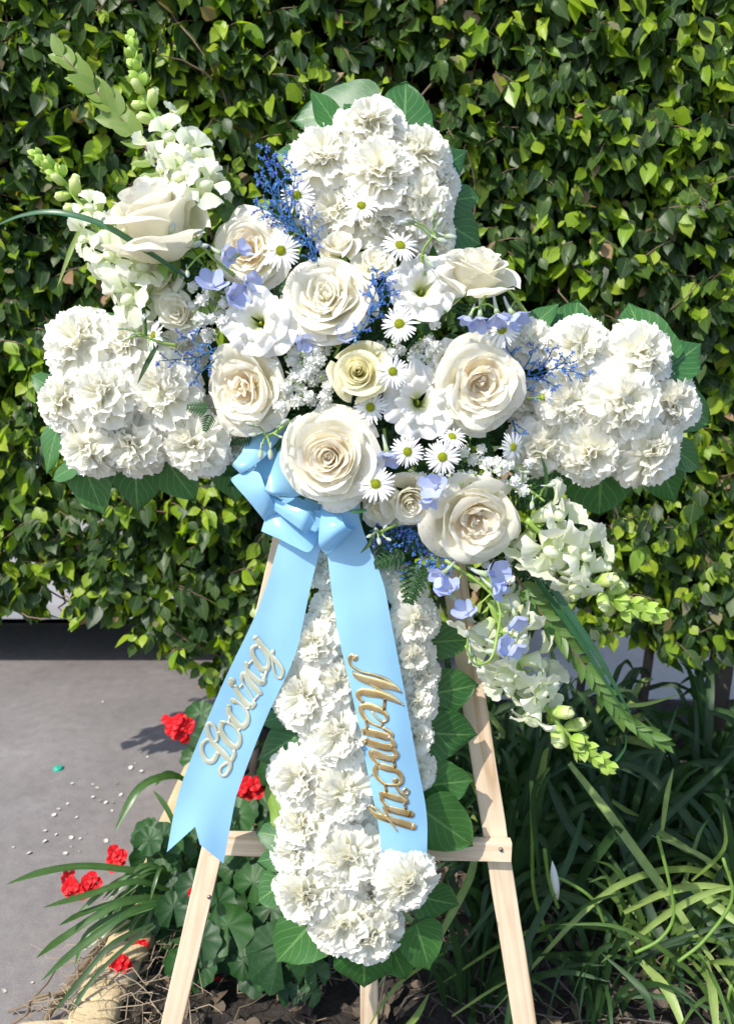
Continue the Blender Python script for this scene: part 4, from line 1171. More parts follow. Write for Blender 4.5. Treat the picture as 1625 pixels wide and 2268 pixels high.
leaves = [
 (738, 248, 215, 178, .80, 'big green leaf behind the top bloom pointing left', .016, (-.2, .3)),
 (722, 243, 120, 118, .75, 'folded bright leaf standing over the big leaf at the top left', .040, (.5, .5)),
 (800, 232, 130, 100, .9, 'veined leaf straight above the topmost bloom', .020, (.0, .35)),
 (897, 240, 165, 84, .95, 'square-looking leaf at the upper right of the top arm', .026, (.15, .3)),
 (655, 350, 120, 160, .7, 'small leaf left of the top arm behind the blue statice', .010, (-.3, .2)),
 (1000, 358, 130, 35, .75, 'leaf on the right side of the top arm, upper one', .012, (.4, .1)),
 (1020, 440, 110, 10, .9, 'leaf on the right side of the top arm, middle one', .008, (.3, 0)),
 (1015, 510, 130, -25, 1.0, 'leaf on the right side of the top arm, lowest one above the rosebud', .004, (.3, 0)),
 (180, 712, 130, 28, .75, 'pale glossy leaf above the upper left carnation', .020, (-.3, .7)),
 (268, 716, 130, 20, .8, 'whitish glossy leaf at the upper edge of the left arm', .030, (-.1, .9)),
 (98, 850, 90, 150, .7, 'leaf showing at the left tip between two carnations', .008, (-.3, .2)),
 (112, 990, 125, -110, .75, 'bright green leaf at the lower left tip of the left arm', .014, (-.5, .3)),
 (142, 1045, 80, 200, .75, 'small bright curled leaf beneath the left tip', .022, (-.4, .4)),
 (205, 1080, 140, -75, .8, 'dark leaf hanging under the left arm near its tip', .006, (0, -.2)),
 (300, 1068, 160, -95, 1.0, 'broad dark leaf under the middle of the left arm', .010, (0, -.2)),
 (392, 1055, 150, -60, .9, 'dark pointed leaf under the left arm below the wide carnation', .014, (.1, -.2)),
 (508, 1050, 130, -80, .8, 'dark leaf just left of the bow', .004, (.1, -.2)),
 (1200, 700, 110, 50, .7, 'bright folded leaf right of the lilac bells', .030, (-.3, .5)),
 (1270, 722, 160, 75, .95, 'veined leaf behind the upper middle carnation of the right arm', .016, (.1, .4)),
 (1420, 738, 170, 100, 1.0, 'large veined leaf above the upper right carnation', .020, (.1, .5)),
 (1518, 785, 150, 40, .85, 'glossy leaf at the upper right corner of the cross', .022, (.2, .5)),
 (1528, 905, 160, -20, .9, 'grey green leaf at the right tip of the cross', .010, (.4, .1)),
 (1520, 1015, 100, -30, .8, 'small leaf at the right tip under the grey green one', .008, (.4, 0)),
 (1478, 1068, 140, -55, .9, 'dark leaf at the lower right corner of the cross', .010, (.2, -.2)),
 (1330, 1075, 175, -85, 1.2, 'broad dark leaf under the right arm', .006, (0, -.3)),
 (1218, 1065, 110, -100, .8, 'dark leaf under the root of the right arm', .004, (0, -.3)),
 (612, 1655, 130, 205, .95, 'bright veined leaf at the left of the upright below the silver lettering', .020, (-.5, .5)),
 (612, 1590, 90, 190, .7, 'small shiny leaf above the bright veined one', .018, (-.3, .6)),
 (600, 1848, 80, 170, .9, 'bright leaf hanging over the crossbar, left of the upright', .030, (-.3, .6)),
 (602, 1902, 85, 190, .9, 'bright leaf under the crossbar, left of the upright', .026, (-.3, .5)),
 (606, 1970, 115, 215, .95, 'lit veined leaf left of the lower carnations', .022, (-.4, .4)),
 (660, 2078, 175, -130, .85, 'large leaf at the lower left of the foot, half in light', .012, (-.3, .1)),
 (806, 2150, 150, -90, 1.15, 'wide dark leaf at the very bottom of the cross', .008, (0, -.2)),
 (880, 2130, 140, -70, .8, 'dark leaf right of the wide bottom leaf', .004, (.1, -.2)),
 (937, 2098, 135, -72, .85, 'pointed grey green leaf hanging at the lower right of the foot', .018, (.4, 0)),
 (972, 1998, 130, -25, .95, 'dark leaf right of the carnation under the ribbon end', .010, (.3, 0)),
 (992, 1835, 185, -40, .85, 'large dark leaf over the crossbar at the right', .022, (.3, 0)),
 (990, 1735, 130, 0, 1.0, 'dark leaf right of the upright above the crossbar', .010, (.2, 0)),
 (1000, 1628, 140, -10, 1.1, 'dark leaf right of the upright, third from the top', .012, (.2, 0)),
 (998, 1530, 140, 5, 1.0, 'dark leaf right of the upright, second from the top', .008, (.2, 0)),
 (992, 1420, 120, 0, .8, 'dark leaf right of the upright, top one beside the delphinium', .006, (.2, 0)),
 (630, 1780, 75, 60, .8, 'leaf tucked beside the left carnations above the crossbar', .004, (-.3, .1)),
]
for (px, py, l, a, wf, lb, off, tn) in leaves: leaf_at(px, py, l, a, wf, lb, off, tn)
leaf_at(600, 1775, 105, 130, .55, 'curled yellow green leaf at the left of the upright above the crossbar', .030, (-.6, .3), bly)

# ------------------------------------------------------------------ roses
def rose_petal(f, R1, H, alpha, phi, seed, mat, curl=.2, z0=-.5, crump=.03, point=0.0, wall=.7):
    r = random.Random(seed); mb = MB()
    p1, p2 = r.uniform(0, 6.28), r.uniform(0, 6.28); am = .02 + .045 * f
    r0 = .03 + .10 * f; sk = r.uniform(-.16, .16)
    nu = 14; nv = 9; so_ = Vector((r.uniform(0, 50), r.uniform(0, 50), 0))
    def fn(u, v):
        a = (u - .5) * 2
        tt = v * (1 - .20 * abs(a) ** 3 - point * abs(a) + sk * a * .5)
        wide = .5 + .5 * math.sin(min(1, v * 1.2) * math.pi / 2)
        ang = phi + a * alpha * wide
        s_ = math.sin(min(1, max(0, tt)) * math.pi / 2)
        rr = r0 + (R1 - r0) * s_ ** wall
        rr += am * v * v * math.sin(2.6 * a + p2) + .04 * f * abs(a) ** 3 * v
        c = max(0, (v - .80) / .20); roll = curl * (1 + .5 * math.sin(2.1 * a + p1))
        rr += roll * c ** 1.5; z = z0 + (H - z0) * tt - roll * .8 * c * c
        z += am * v * v * math.sin(2.4 * a + p1)
        p = Vector((rr * math.cos(ang), rr * math.sin(ang), z))
        d = noise.noise_vector(Vector((u * 2.2, v * 2.2, 0)) + so_) * crump * 2 * v
        d2 = noise.noise_vector(Vector((u * 7, v * 5, 0)) + so_) * crump * .6 * v
        return p + d + d2
    mb.grid(nu, nv, fn)
    return mb.mesh('rose_petal', mat)
def make_rose(N, mat, seed, style='open', matc=None):
    r = random.Random(seed); e = empty('rose')
    for k in range(N):
        f = k / (N - 1); pt = 0.0
        phi = k * 2.39996 + r.uniform(-.3, .3)
        if style == 'open':
            if f < .72:
                g = f / .72; R1 = .05 + .66 * g ** .9; H = .26 + .14 * math.sin(g * 2.6); al = R(112 - 52 * g); cu = .01 + .05 * g; cr = .035 + .035 * g
            else:
                g = (f - .72) / .28; R1 = .76 + .20 * g; H = .30 - .42 * g; al = R(58); cu = .10 + .06 * g; cr = .055; pt = .08
        elif style == 'ruff':     # garden rose with a swirled, quartered heart
            if f < .68:
                g = f / .68; R1 = .08 + .60 * g ** .8 + r.uniform(-.08, .08) * (1 - g); H = .18 + r.uniform(-.12, .16) * (1 - g * .6) + .14 * g; al = R(80 - 20 * g); cu = .02 + .05 * g; cr = .075
            else:
                g = (f - .68) / .32; R1 = .76 + .20 * g; H = .28 - .40 * g; al = R(60); cu = .09 + .06 * g; cr = .065; pt = .08
        elif style == 'bud':      # tall, few petals
            R1 = .06 + .60 * f ** .9; H = .75 - .22 * f; al = R(125 - 50 * f); cu = .02 + .16 * f ** 2.5; cr = .025; pt = .04
        z0 = -.1 - .4 * f
        mt = matc if (matc and f < .5) else mat
        me = rose_petal(f, R1, H, al, phi, seed * 100 + k, mt, cu, z0, cr, pt, .75 if f > .2 else .5)
        child('petal', me, e)
    if style == 'bud' or style == 'open':
        n_out = 4 if style == 'bud' else 3
        for k in range(n_out):
            me = rose_petal(1, .95, -.12 if style == 'open' else .20, R(50), k * 2 * math.pi / n_out + r.uniform(-.4, .4), seed * 100 + 60 + k, mat, .13, -.5, .06, .12)
            child('petal', me, e)
    mb = MB(); mb.ball((0, 0, -.12), (.075, .075, .30), 8, 6, lump=.3, seed=seed)
    child('heart', mb.mesh('rose_heart', matc or mat), e)
    mb = MB()
    mb.ball((0, 0, -.56), (.20, .20, .13), 10, 6)
    mb.tube([(0, 0, -.6), (0, .02, -1.0), (.02, .05, -1.4)], [.07, .055, .05], 7)
    for k in range(5):
        Mk = Matrix.Rotation(k * 1.2566, 4, 'Z')
        mb.grid(2, 5, lambda u, v: ((u - .5) * .26 * math.sin(math.pi * (.15 + .85 * v)), .15 + .55 * v, -.55 + .18 * math.sin(v * 2.5) - .2 * v * v), M=Mk)
    child('calyx', mb.mesh('calyx', M_STEM), e)
    return e
def rose(px, py, rp, off, tx, ty, spin, style, N, mat, label, seed, matc=None, sq=(1, 1, 1)):
    e = make_rose(N, mat, seed, style, matc)
    e.matrix_world = fpos(px, py, off, tx, ty, spin, rp * .97) @ Matrix.Diagonal((sq[0], sq[1], sq[2], 1))
    return tag(e, label, 'rose')
rose(722, 655, 102, .100, -.15, .35, .3, 'ruff', 30, M_ROSE_O, 'large cream garden rose in the centre of the cross, above the yellow rosebud', 1, M_ROSE_C)
rose(730, 1012, 108, .115, -.10, .05, 1.2, 'open', 30, M_ROSE_O, 'large blush white rose sitting on the blue bow', 2, M_ROSE_P)
rose(1064, 850, 112, .100, .15, .0, 2.2, 'ruff', 28, M_ROSE_O, 'large peach-hearted rose right of the centre, at the root of the right arm', 3, M_ROSE_P, (.88, 1, 1))
rose(1050, 1152, 106, .100, .15, -.30, .5, 'ruff', 26, M_ROSE_O, 'cream ruffled rose at the lower right of the central spray', 4, M_ROSE_P)
rose(538, 862, 98, .085, -.35, -.05, 4.0, 'ruff', 26, M_ROSE_O, 'peach garden rose left of the centre, above the bow', 5, M_ROSE_P)
rose(552, 552, 88, .070, -.2, .1, 3.0, 'ruff', 24, M_ROSE_O, 'blush rose with a daisy over it at the upper left of the central spray', 6, M_ROSE_P)
rose(352, 505, 124, .080, -.45, 1.9, 1.0, 'bud', 18, M_ROSE_O, 'tall half-open white rose seen from the side at the upper left', 7, M_ROSE_C, (1, 1, 1.25))
rose(1055, 612, 92, .080, .35, 2.0, 2.0, 'bud', 15, M_ROSE_O, 'white rosebud seen from the side at the upper right of the central spray', 8, M_ROSE_C)
rose(795, 825, 68, .110, -.05, .12, .4, 'bud', 16, M_ROSE_Y, 'pale yellow spiral rosebud in the very centre of the cross', 9)
rose(750, 548, 46, .070, -.1, .8, 1.3, 'bud', 11, M_ROSE_C, 'small cream spray rose below the top arm, left one', 10)
rose(828, 580, 44, .080, .1, .6, 2.7, 'ruff', 14, M_ROSE_C, 'small cream spray rose above the large centre rose, right one', 11)
rose(350, 608, 56, .050, -.2, .3, .7, 'ruff', 16, M_ROSE_C, 'creamy ruffled spray rose under the tall half-open rose', 12)
rose(391, 690, 58, .070, -.3, .2, .9, 'ruff', 16, M_ROSE_C, 'narrow creamy spray rose above the left arm beside the gypsophila', 13, None, (.75, 1, 1))
rose(905, 1105, 62, .085, .1, -.3, .3, 'bud', 14, M_ROSE_O, 'white rose seen from the side between the bow rose and the lower right rose', 14)
rose(842, 1125, 56, .070, -.1, -.4, .9, 'ruff', 12, M_ROSE_O, 'white open bloom hanging right of the bow under a daisy', 15)

# ------------------------------------------------------------------ lisianthus: open ruffled cups
def make_lisi(seed, N=9):
    r = random.Random(seed); e = empty('lisianthus')
    for k in range(N):
        f = k / (N - 1); ring = k // 4
        phi = k * 2 * math.pi / 4.2 + r.uniform(-.3, .3)
        mb = MB(); p1, p2 = r.uniform(0, 6.28), r.uniform(0, 6.28)
        R1 = (.50, .82, 1.0)[min(2, ring)]; H = (.30, .22, .05)[min(2, ring)]
        def fn(u, v):
            a = (u - .5) * 2
            wide = .35 + .65 * math.sin(min(1, v * 1.05) * math.pi / 2)
            tt = v * (1 - .20 * abs(a) ** 2.6)
            rr = .07 + (R1 - .07) * tt ** 1.15
            wv = v ** 2.5 * (.07 * math.sin(6 * a + p1) + .045 * math.sin(13 * a + p2))
            ang = phi + a * R(58) * wide
            return ((rr + wv * .6) * math.cos(ang), (rr + wv * .6) * math.sin(ang), -.45 + (H + .45) * tt ** .55 + wv * 1.3 - .12 * max(0, v - .8) * 5)
        mb.grid(20, 9, fn)
        child('petal', mb.mesh('lisianthus_petal', M_LISI), e)
    mb = MB()
    mb.ball((0, 0, -.32), (.045, .045, .13), 8, 5)
    mb.ball((.02, 0, -.18), (.05, .03, .03), 6, 4)
    child('pistil', mb.mesh('pistil', M_DISC), e)
    mb = MB(); mb.tube([(0, 0, -.44), (0, 0, -.9), (0, .1, -1.3)], [.08, .05, .045], 6)
    child('stem', mb.mesh('lisianthus_stem', M_STEM), e)
    return e
def lisi(px, py, rp, off, tx, ty, spin, seed, label, N=9, sq=(1, 1, 1)):
    e = make_lisi(seed, N); e.matrix_world = fpos(px, py, off, tx, ty, spin, rp * 1.12) @ Matrix.Diagonal((*sq, 1))
    tag(e, label, 'lisianthus')
lisi(570, 712, 84, .100, -.2, .1, .3, 1, 'frilly white lisianthus left of the large centre rose')
lisi(935, 640, 86, .090, .1, .25, 1.2, 2, 'frilly white lisianthus with a greenish throat right of the large centre rose')
lisi(928, 890, 94, .095, .05, .1, 2.0, 3, 'wide open white lisianthus with a yellow green eye, centre right', 8)
lisi(985, 800, 55, .075, .2, .1, 3.0, 4, 'ruffled white lisianthus squeezed left of the peach-hearted rose', 8)

# ------------------------------------------------------------------ daisies
dm = MB()
def drf(u, v):
    a = (u - .5) * 2
    wv = .062 * (.45 + .55 * math.sin(math.pi * min(1, .15 + .72 * v))) * (1 if v < .96 else .75)
    return (a * wv, .22 + .78 * v * (1 - .04 * a * a), .05 + .10 * v - .16 * v * v + .02 * abs(a))
dm.grid(2, 4, drf); ray_a = dm.mesh('daisy_ray', M_DAISY)
dm = MB(); dm.grid(2, 4, lambda u, v: (drf(u, v)[0] * 1.1 + .02 * v * v, drf(u, v)[1] * .94, drf(u, v)[2] + .05 * v)); ray_b = dm.mesh('daisy_ray', M_DAISY)
mb = MB(); mb.ball((0, 0, .05), (.24, .24, .11), 12, 5)
for i in range(90):
    q = math.sqrt((i + .5) / 90) * .25; a = i * 2.39996; z = .05 + .12 * math.sqrt(max(0, 1 - (q / .27) ** 2))
    mb.tube([(q * math.cos(a), q * math.sin(a), z - .03), (q * 1.04 * math.cos(a), q * 1.04 * math.sin(a), z + .028)], [.020, .013], 4)
disc_m = mb.mesh('daisy_disc', M_DISC)
mb = MB(); mb.tube([(0, 0, .0), (0, 0, -.12), (.02, .02, -.5), (.05, .0, -1.1)], [.22, .13, .04, .035], 7); dst_m = mb.mesh('daisy_stem', M_STEM)
def make_daisy(seed):
    r = random.Random(seed * 7); e = empty('daisy')
    n = 30
    for i in range(n):
        a = i * 2 * math.pi / n + r.uniform(-.06, .06); lay = i % 2
        child('petal', (ray_a, ray_b)[r.random() < .5], e, Matrix.Rotation(a, 4, 'Z') @ Matrix.Rotation(r.uniform(-.16, .10) - .10 * lay, 4, 'X') @ Matrix.Scale(r.uniform(.86, 1.04), 4))
    child('disc', disc_m, e); child('stem', dst_m, e)
    return e
dais = [(658, 434, 40, .085, -.2, .2, 'daisy at the upper left of the spray, on the blue statice'), (800, 457, 38, .095, 0, .6, 'daisy in front of the top arm'),
 (622, 556, 42, .120, .0, .1, 'daisy over the blush rose at the upper left'), (885, 545, 42, .100, .2, .7, 'daisy below the top arm beside the pale delphinium buds'),
 (884, 718, 42, .125, -.1, .3, 'daisy right of the large cream centre rose, below a lisianthus'), (869, 823, 37, .130, .1, .2, 'daisy touching the yellow rosebud on its right'),
 (820, 902, 38, .105, -.1, .1, 'daisy under the yellow rosebud'), (902, 1000, 37, .120, -.05, .1, 'daisy right of the bow rose, left one of a close pair'),
 (979, 1012, 40, .125, 0, .05, 'daisy right of the bow rose, right one of a close pair'), (1000, 968, 34, .108, .3, 1.1, 'daisy tilted upward just above the close pair'),
 (1134, 990, 34, .105, .7, .1, 'daisy under the peach-hearted rose at the right'), (832, 1072, 42, .125, -.1, .2, 'daisy at the lower right rim of the bow rose'),
 (1112, 730, 40, .105, -.5, .2, 'daisy at the upper right beside the lilac bells'), (342, 742, 32, .095, -1.0, .3, 'daisy seen half from the side above the left arm')]
for (px, py, rp, off, tx, ty, lb) in dais:
    place('daisy', make_daisy, 3, fpos(px, py, off, tx, ty, rnd.uniform(0, 6), rp * 1.1), lb, 'daisy', 'white daisies with yellow centres')
def side_daisy(px, py, rp, off, dx, dy, label):
    p = onp(px, py, off)
    M = frame(p, CX * dx + CU * dy + CN * .35, 1.0, rp * ppx(p))
    e = make_daisy(9)
    for o in kids[e.name]:
        if o.data in (ray_a, ray_b): o.matrix_basis = o.matrix_basis @ Matrix.Rotation(.75, 4, 'X')
    e.matrix_world = M; tag(e, label, 'daisy', 'white daisies with yellow centres')
side_daisy(1200, 880, 34, .100, 1, .1, 'daisy turned sideways over the right arm, showing its green cup')
side_daisy(1172, 1238, 34, .070, .8, -.6, 'daisy hanging sideways right of the cream ruffled rose')

# ------------------------------------------------------------------ baby's breath
def gyp_mesh(seed):
    r = random.Random(seed); mb = MB(); mb.ball((0, 0, 0), .62, 8, 5)
    for i in range(26):
        z = 1 - 1.5 * (i + .5) / 26; q = math.sqrt(max(0, 1 - z * z)); a = i * 2.39996
        d = Vector((q * math.cos(a), q * math.sin(a), z)); t = d.cross(Vector((r.uniform(-1, 1), r.uniform(-1, 1), .3))).normalized(); b_ = d.cross(t)
        L = r.uniform(.75, 1.08); w_ = .30
        vs = [d * .25, d * L * .8 + t * w_ + b_ * .10, d * L + t * w_ * .4 - b_ * .08, d * L - t * w_ * .4 + b_ * .08, d * L * .8 - t * w_ - b_ * .1]
        mb.add(vs, [(0, 1, 2), (0, 2, 3), (0, 3, 4)], [(.5, 0), (0, .8), (.3, 1), (.7, 1), (1, .8)])
    return mb.mesh('gypsophila_blossom', M_GYP)
gyp = [gyp_mesh(s) for s in (1, 2, 3)]
def gyps(name_label, pts, root, off, buds=8, seed=0):
    r = random.Random(seed); O = onp(*root, off - .05); e = empty('babys_breath', Matrix.Translation(O), name_label, 'gypsophila', 'sprays of baby\'s breath')
    st = MB()
    hubs = []
    for (px, py, rp) in pts:
        p = onp(px, py, off + r.uniform(-.02, .015)); s = rp * 1.2 * ppx(p)
        ax = (CN + Vector((r.uniform(-.5, .5), 0, r.uniform(-.3, .6)))).normalized()
        child('blossom', gyp[r.randrange(3)], e, frame(p - O, ax, r.uniform(0, 6), s))
        hub = O * .55 + p * .45 - CN * .02 + Vector((r.uniform(-.01, .01), 0, r.uniform(-.01, .01)))
        st.tube([Vector((0, 0, 0)), hub - O, p - O - ax * s * .3], [.0011, .0008, .0006], 4, cap=False)
    for k in range(buds):
        px, py, rp = pts[r.randrange(len(pts))]; p = onp(px + r.uniform(-30, 30), py + r.uniform(-30, 30), off + r.uniform(0, .02))
        st.ball(p - O, .0022, 5, 4); st.tube([p - O, (O * .3 + p * .7 - CN * .02) - O], [.0005, .0005], 3, cap=False)
    child('stems', st.mesh('gypsophila_stems', M_STEM), e)
Z3 = lambda x, y: (257.9 + 0) if 0 else (401.1 + x * .28797, 534.8 + y * .28797)
g1 = [(970, 680, 15), (1020, 750, 12), (1100, 770, 14), (1150, 750, 15), (1040, 840, 15), (1115, 845, 14), (960, 840, 14), (870, 850, 16), (850, 905, 16), (910, 950, 14), (1000, 915, 16), (1060, 915, 15), (1000, 985, 17), (870, 1040, 17), (950, 1030, 16), (1010, 1075, 15), (1080, 1040, 13), (805, 1120, 15), (900, 1115, 15), (925, 1140, 14), (890, 1225, 16), (1000, 1210, 17), (980, 1190, 12), (1130, 1120, 14), (1110, 1190, 15), (1110, 1240, 13), (760, 1270, 14), (715, 950, 13), (830, 770, 12), (1085, 1300, 13)]
gyps("dense spray of baby's breath between the centre rose and the yellow rosebud", [(*Z3(x, y), rp) for x, y, rp in g1], (690, 850), .095, 14, 1)
g2 = [(150, 600, 17), (230, 595, 12), (210, 720, 16), (30, 720, 14), (300, 550, 17), (320, 620, 14), (210, 390, 12), (275, 265, 13), (160, 450, 14), (390, 400, 16), (95, 350, 12), (100, 500, 12), (330, 480, 12)]
gyps("spray of baby's breath left of the frilly lisianthus over the pale lilac bells", [(*Z3(x, y), rp) for x, y, rp in g2], (470, 700), .085, 8, 2)
Z4 = lambda x, y: (735.35 + x * .3291, 601.65 + y * .3291)
g3 = [(330, 510, 14), (400, 550, 14), (460, 530, 12), (560, 540, 15), (600, 500, 14), (690, 505, 14), (690, 350, 12), (650, 460, 12), (430, 470, 10), (540, 580, 12), (590, 590, 12)]
gyps("spray of baby's breath above the wide open lisianthus", [(*Z4(x, y), rp) for x, y, rp in g3], (900, 790), .085, 10, 3)
g4 = [(890, 1210, 13), (1000, 1195, 12), (950, 1270, 14), (1040, 1290, 16), (1110, 1280, 13), (1130, 1330, 14), (1200, 1300, 10), (1270, 1390, 14), (1230, 1410, 13), (870, 1370, 12), (935, 1365, 11), (800, 1380, 10), (920, 1430, 12), (775, 1475, 14), (1010, 1470, 11), (1150, 1420, 10), (600, 1390, 14), (720, 1390, 10), (1320, 1290, 11), (1040, 1370, 11), (850, 1510, 10), (1280, 1470, 14), (1160, 1310, 12)]
gyps("wide spray of baby's breath above the cream ruffled rose at the lower right", [(*Z4(x, y), rp) for x, y, rp in g4], (1050, 1070), .095, 26, 4)
gyps("few baby's breath blossoms below the cream ruffled rose beside the lilac bell", [(1120, 1258, 12), (1127, 1282, 12), (1075, 1250, 10), (1128, 1235, 10)], (1090, 1230), .06, 0, 5)

# ------------------------------------------------------------------ blue statice
def statice(label, paths, off, seed, dens=1.0, O=None):
    r = random.Random(seed); O = onp(*paths[0][0], off - .03)
    e = empty('statice_sprig', Matrix.Translation(O), label, 'statice', 'sprigs of dyed blue statice')
    st = MB(); fl = [MB(), MB()]
    for path in paths:
        P = [onp(px, py, off + .012 * math.sin(i * 1.3 + seed)) - O for i, (px, py) in enumerate(path)]
        C = [Vector(tuple(q)) for q in catmull([tuple(p) for p in P], 6)]
        st.tube(C, [.0012 - .0008 * i / len(C) for i in range(len(C))], 4, cap=False)
        tot = sum((b_ - a).length for a, b_ in zip(C[:-1], C[1:]))
        nb = int(tot / .0085 * dens)
        for k in range(nb):
            t = (k + .5) / nb; j = min(int(t * (len(C) - 1)), len(C) - 2); base = C[j].lerp(C[j + 1], t * (len(C) - 1) - j)
            dr = (C[j + 1] - C[j]).normalized(); sd = dr.cross(CN).normalized() * (1 if k % 2 else -1)
            bd = (dr * .8 + sd * r.uniform(.5, 1.1) + CN * r.uniform(-.4, .6)).normalized(); L = r.uniform(.010, .020) * (1.15 - .5 * t)
            st.tube([base, base + bd * L], [.0007, .0004], 3, cap=False)
            for q in range(int(5 * dens) + 3):
                pp = base + bd * L * (q + 1) / (int(5 * dens) + 3)
                d2 = (bd * .6 + Vector((r.uniform(-1, 1), r.uniform(-1, .3), r.uniform(-1, 1)))).normalized()
                h = r.uniform(.0028, .0045); x = d2.cross(Vector((.3, .2, 1))).normalized() * h * .45; y = d2.cross(x)
                fl[r.random() < .22].add([pp, pp + d2 * h * .7 + x, pp + d2 * h + y, pp + d2 * h * .7 - x, pp + d2 * h - y], [(0, 1, 2), (0, 2, 3), (0, 3, 4), (0, 4, 1)])
    child('stems', st.mesh('statice_stems', M_LIMOS), e)
    tag(child('blossoms', fl[0].mesh('statice_blossoms', M_LIMO, False), e), kind='stuff')
    tag(child('blossoms', fl[1].mesh('statice_blossoms', M_LIMOV, False), e), kind='stuff')
statice('tall plume of blue statice left of the top arm, reaching up beside the carnations', [[(705, 590), (670, 520), (620, 470), (600, 420), (600, 370), (582, 320)], [(660, 515), (640, 470), (630, 400), (640, 350)], [(650, 500), (600, 470), (565, 455)], [(620, 465), (590, 400), (565, 395)], [(690, 560), (690, 500), (680, 470)], [(705, 590), (690, 540), (650, 510), (610, 490), (580, 470)], [(620, 440), (612, 380), (605, 340)], [(640, 480), (650, 420), (655, 370)]], .085, 1, .95)
statice('upright sprig of blue statice right of the large cream centre rose', [[(790, 745), (810, 710), (830, 650), (835, 600)], [(815, 700), (850, 660), (870, 640)], [(825, 660), (812, 630)], [(800, 735), (780, 740)], [(820, 690), (850, 690)], [(830, 650), (850, 620), (855, 605)]], .120, 2, 1.05)
statice('airy sprig of blue statice spreading left over the left arm', [[(480, 770), (440, 790), (400, 795), (345, 800)], [(450, 785), (420, 750), (400, 745)], [(440, 790), (410, 820), (375, 830)], [(470, 775), (450, 740), (440, 730)], [(475, 800), (440, 830), (430, 850)]], .085, 3, .9)
statice('airy sprig of bright blue statice spreading right over the right arm', [[(1130, 830), (1180, 830), (1240, 815), (1300, 835)], [(1150, 830), (1175, 790), (1180, 760)], [(1190, 828), (1215, 790), (1222, 772)], [(1220, 820), (1250, 800), (1255, 790)], [(1180, 830), (1220, 850), (1230, 865)], [(1135, 830), (1160, 860), (1190, 870)], [(1140, 820), (1130, 790), (1140, 770)], [(1135, 930), (1140, 950), (1155, 965)], [(1245, 812), (1270, 850)]], .085, 4, .95)
statice('deep blue statice bunch below the white bloom right of the bow', [[(890, 1170), (910, 1200), (940, 1240), (960, 1275)], [(900, 1190), (870, 1170), (830, 1190)], [(920, 1210), (960, 1220), (990, 1260)], [(930, 1240), (905, 1260), (900, 1280)], [(880, 1170), (905, 1150), (900, 1180), (925, 1190)], [(940, 1250), (985, 1275)], [(860, 1190), (850, 1200), (880, 1210)]], .060, 5, 1.4)
# ------------------------------------------------------------------ snapdragons
def floret_mesh(seed):
    r = random.Random(seed); mb = MB()
    mb.grid(10, 4, lambda u, v: ((.10 + .15 * v) * math.cos(u * 6.2832), (.10 + .12 * v) * math.sin(u * 6.2832), v * .5))
    for (ph, th, L, hw) in ((60, 35, .62, 44), (120, 35, .62, 44), (210, 70, .55, 40), (270, 80, .62, 44), (330, 70, .55, 40)):
        q = fan_petal(r.randrange(9999), M_SNAP, half=hw, amp=.07, claw=.2, serr=.03, nu=12, nv=5, bowl=.30, freq=4)
        M = petal_M(R(th + r.uniform(-8, 8)), R(ph), L, Vector((.12 * math.cos(R(ph)), .12 * math.sin(R(ph)), .42)))
        mb.add([M @ Vector(v) for v in q.v], q.f, [(a, .25 + .75 * b_) for a, b_ in q.uv])
    mb.ball((0, -.12, .55), (.20, .13, .12), 10, 6)
    return mb.mesh('snapdragon_floret', M_SNAP)
def bud_mesh(seed):
    mb = MB()
    mb.ball((0, 0, .5), (.30, .26, .5), 10, 8, lump=.18, seed=seed)
    mb.grid(6, 4, lambda u, v: (.31 * math.sin((u - .5) * 3) * (1 - .1 * v), .30 * math.cos((u - .5) * 3) , .35 + .5 * v), mi=0)
    return mb
bud_w = [bud_mesh(s).mesh('snapdragon_bud', M_SNAPB) for s in (1, 2)]
def green_bud():
    mb = MB()
    mb.ball((0, 0, .42), (.30, .28, .40), 8, 6)
    for k in range(4):
        Mk = Matrix.Rotation(k * 1.57 + .4, 4, 'Z')
        mb.grid(3, 4, lambda u, v: ((u - .5) * .62 * math.sin(math.pi * (.2 + .8 * v)), .20 + .16 * math.sin(v * 2.4), v * .95), M=Mk)
    return mb.mesh('green_bud', M_BUDG)
M_BUDG = petal_mat('green_bud', [(0, (.30, .50, .06)), (.6, (.48, .66, .14)), (1, (.60, .74, .24))], .35, .45, .3)
gbud = green_bud(); flo = [floret_mesh(s) for s in (1, 2, 3)]
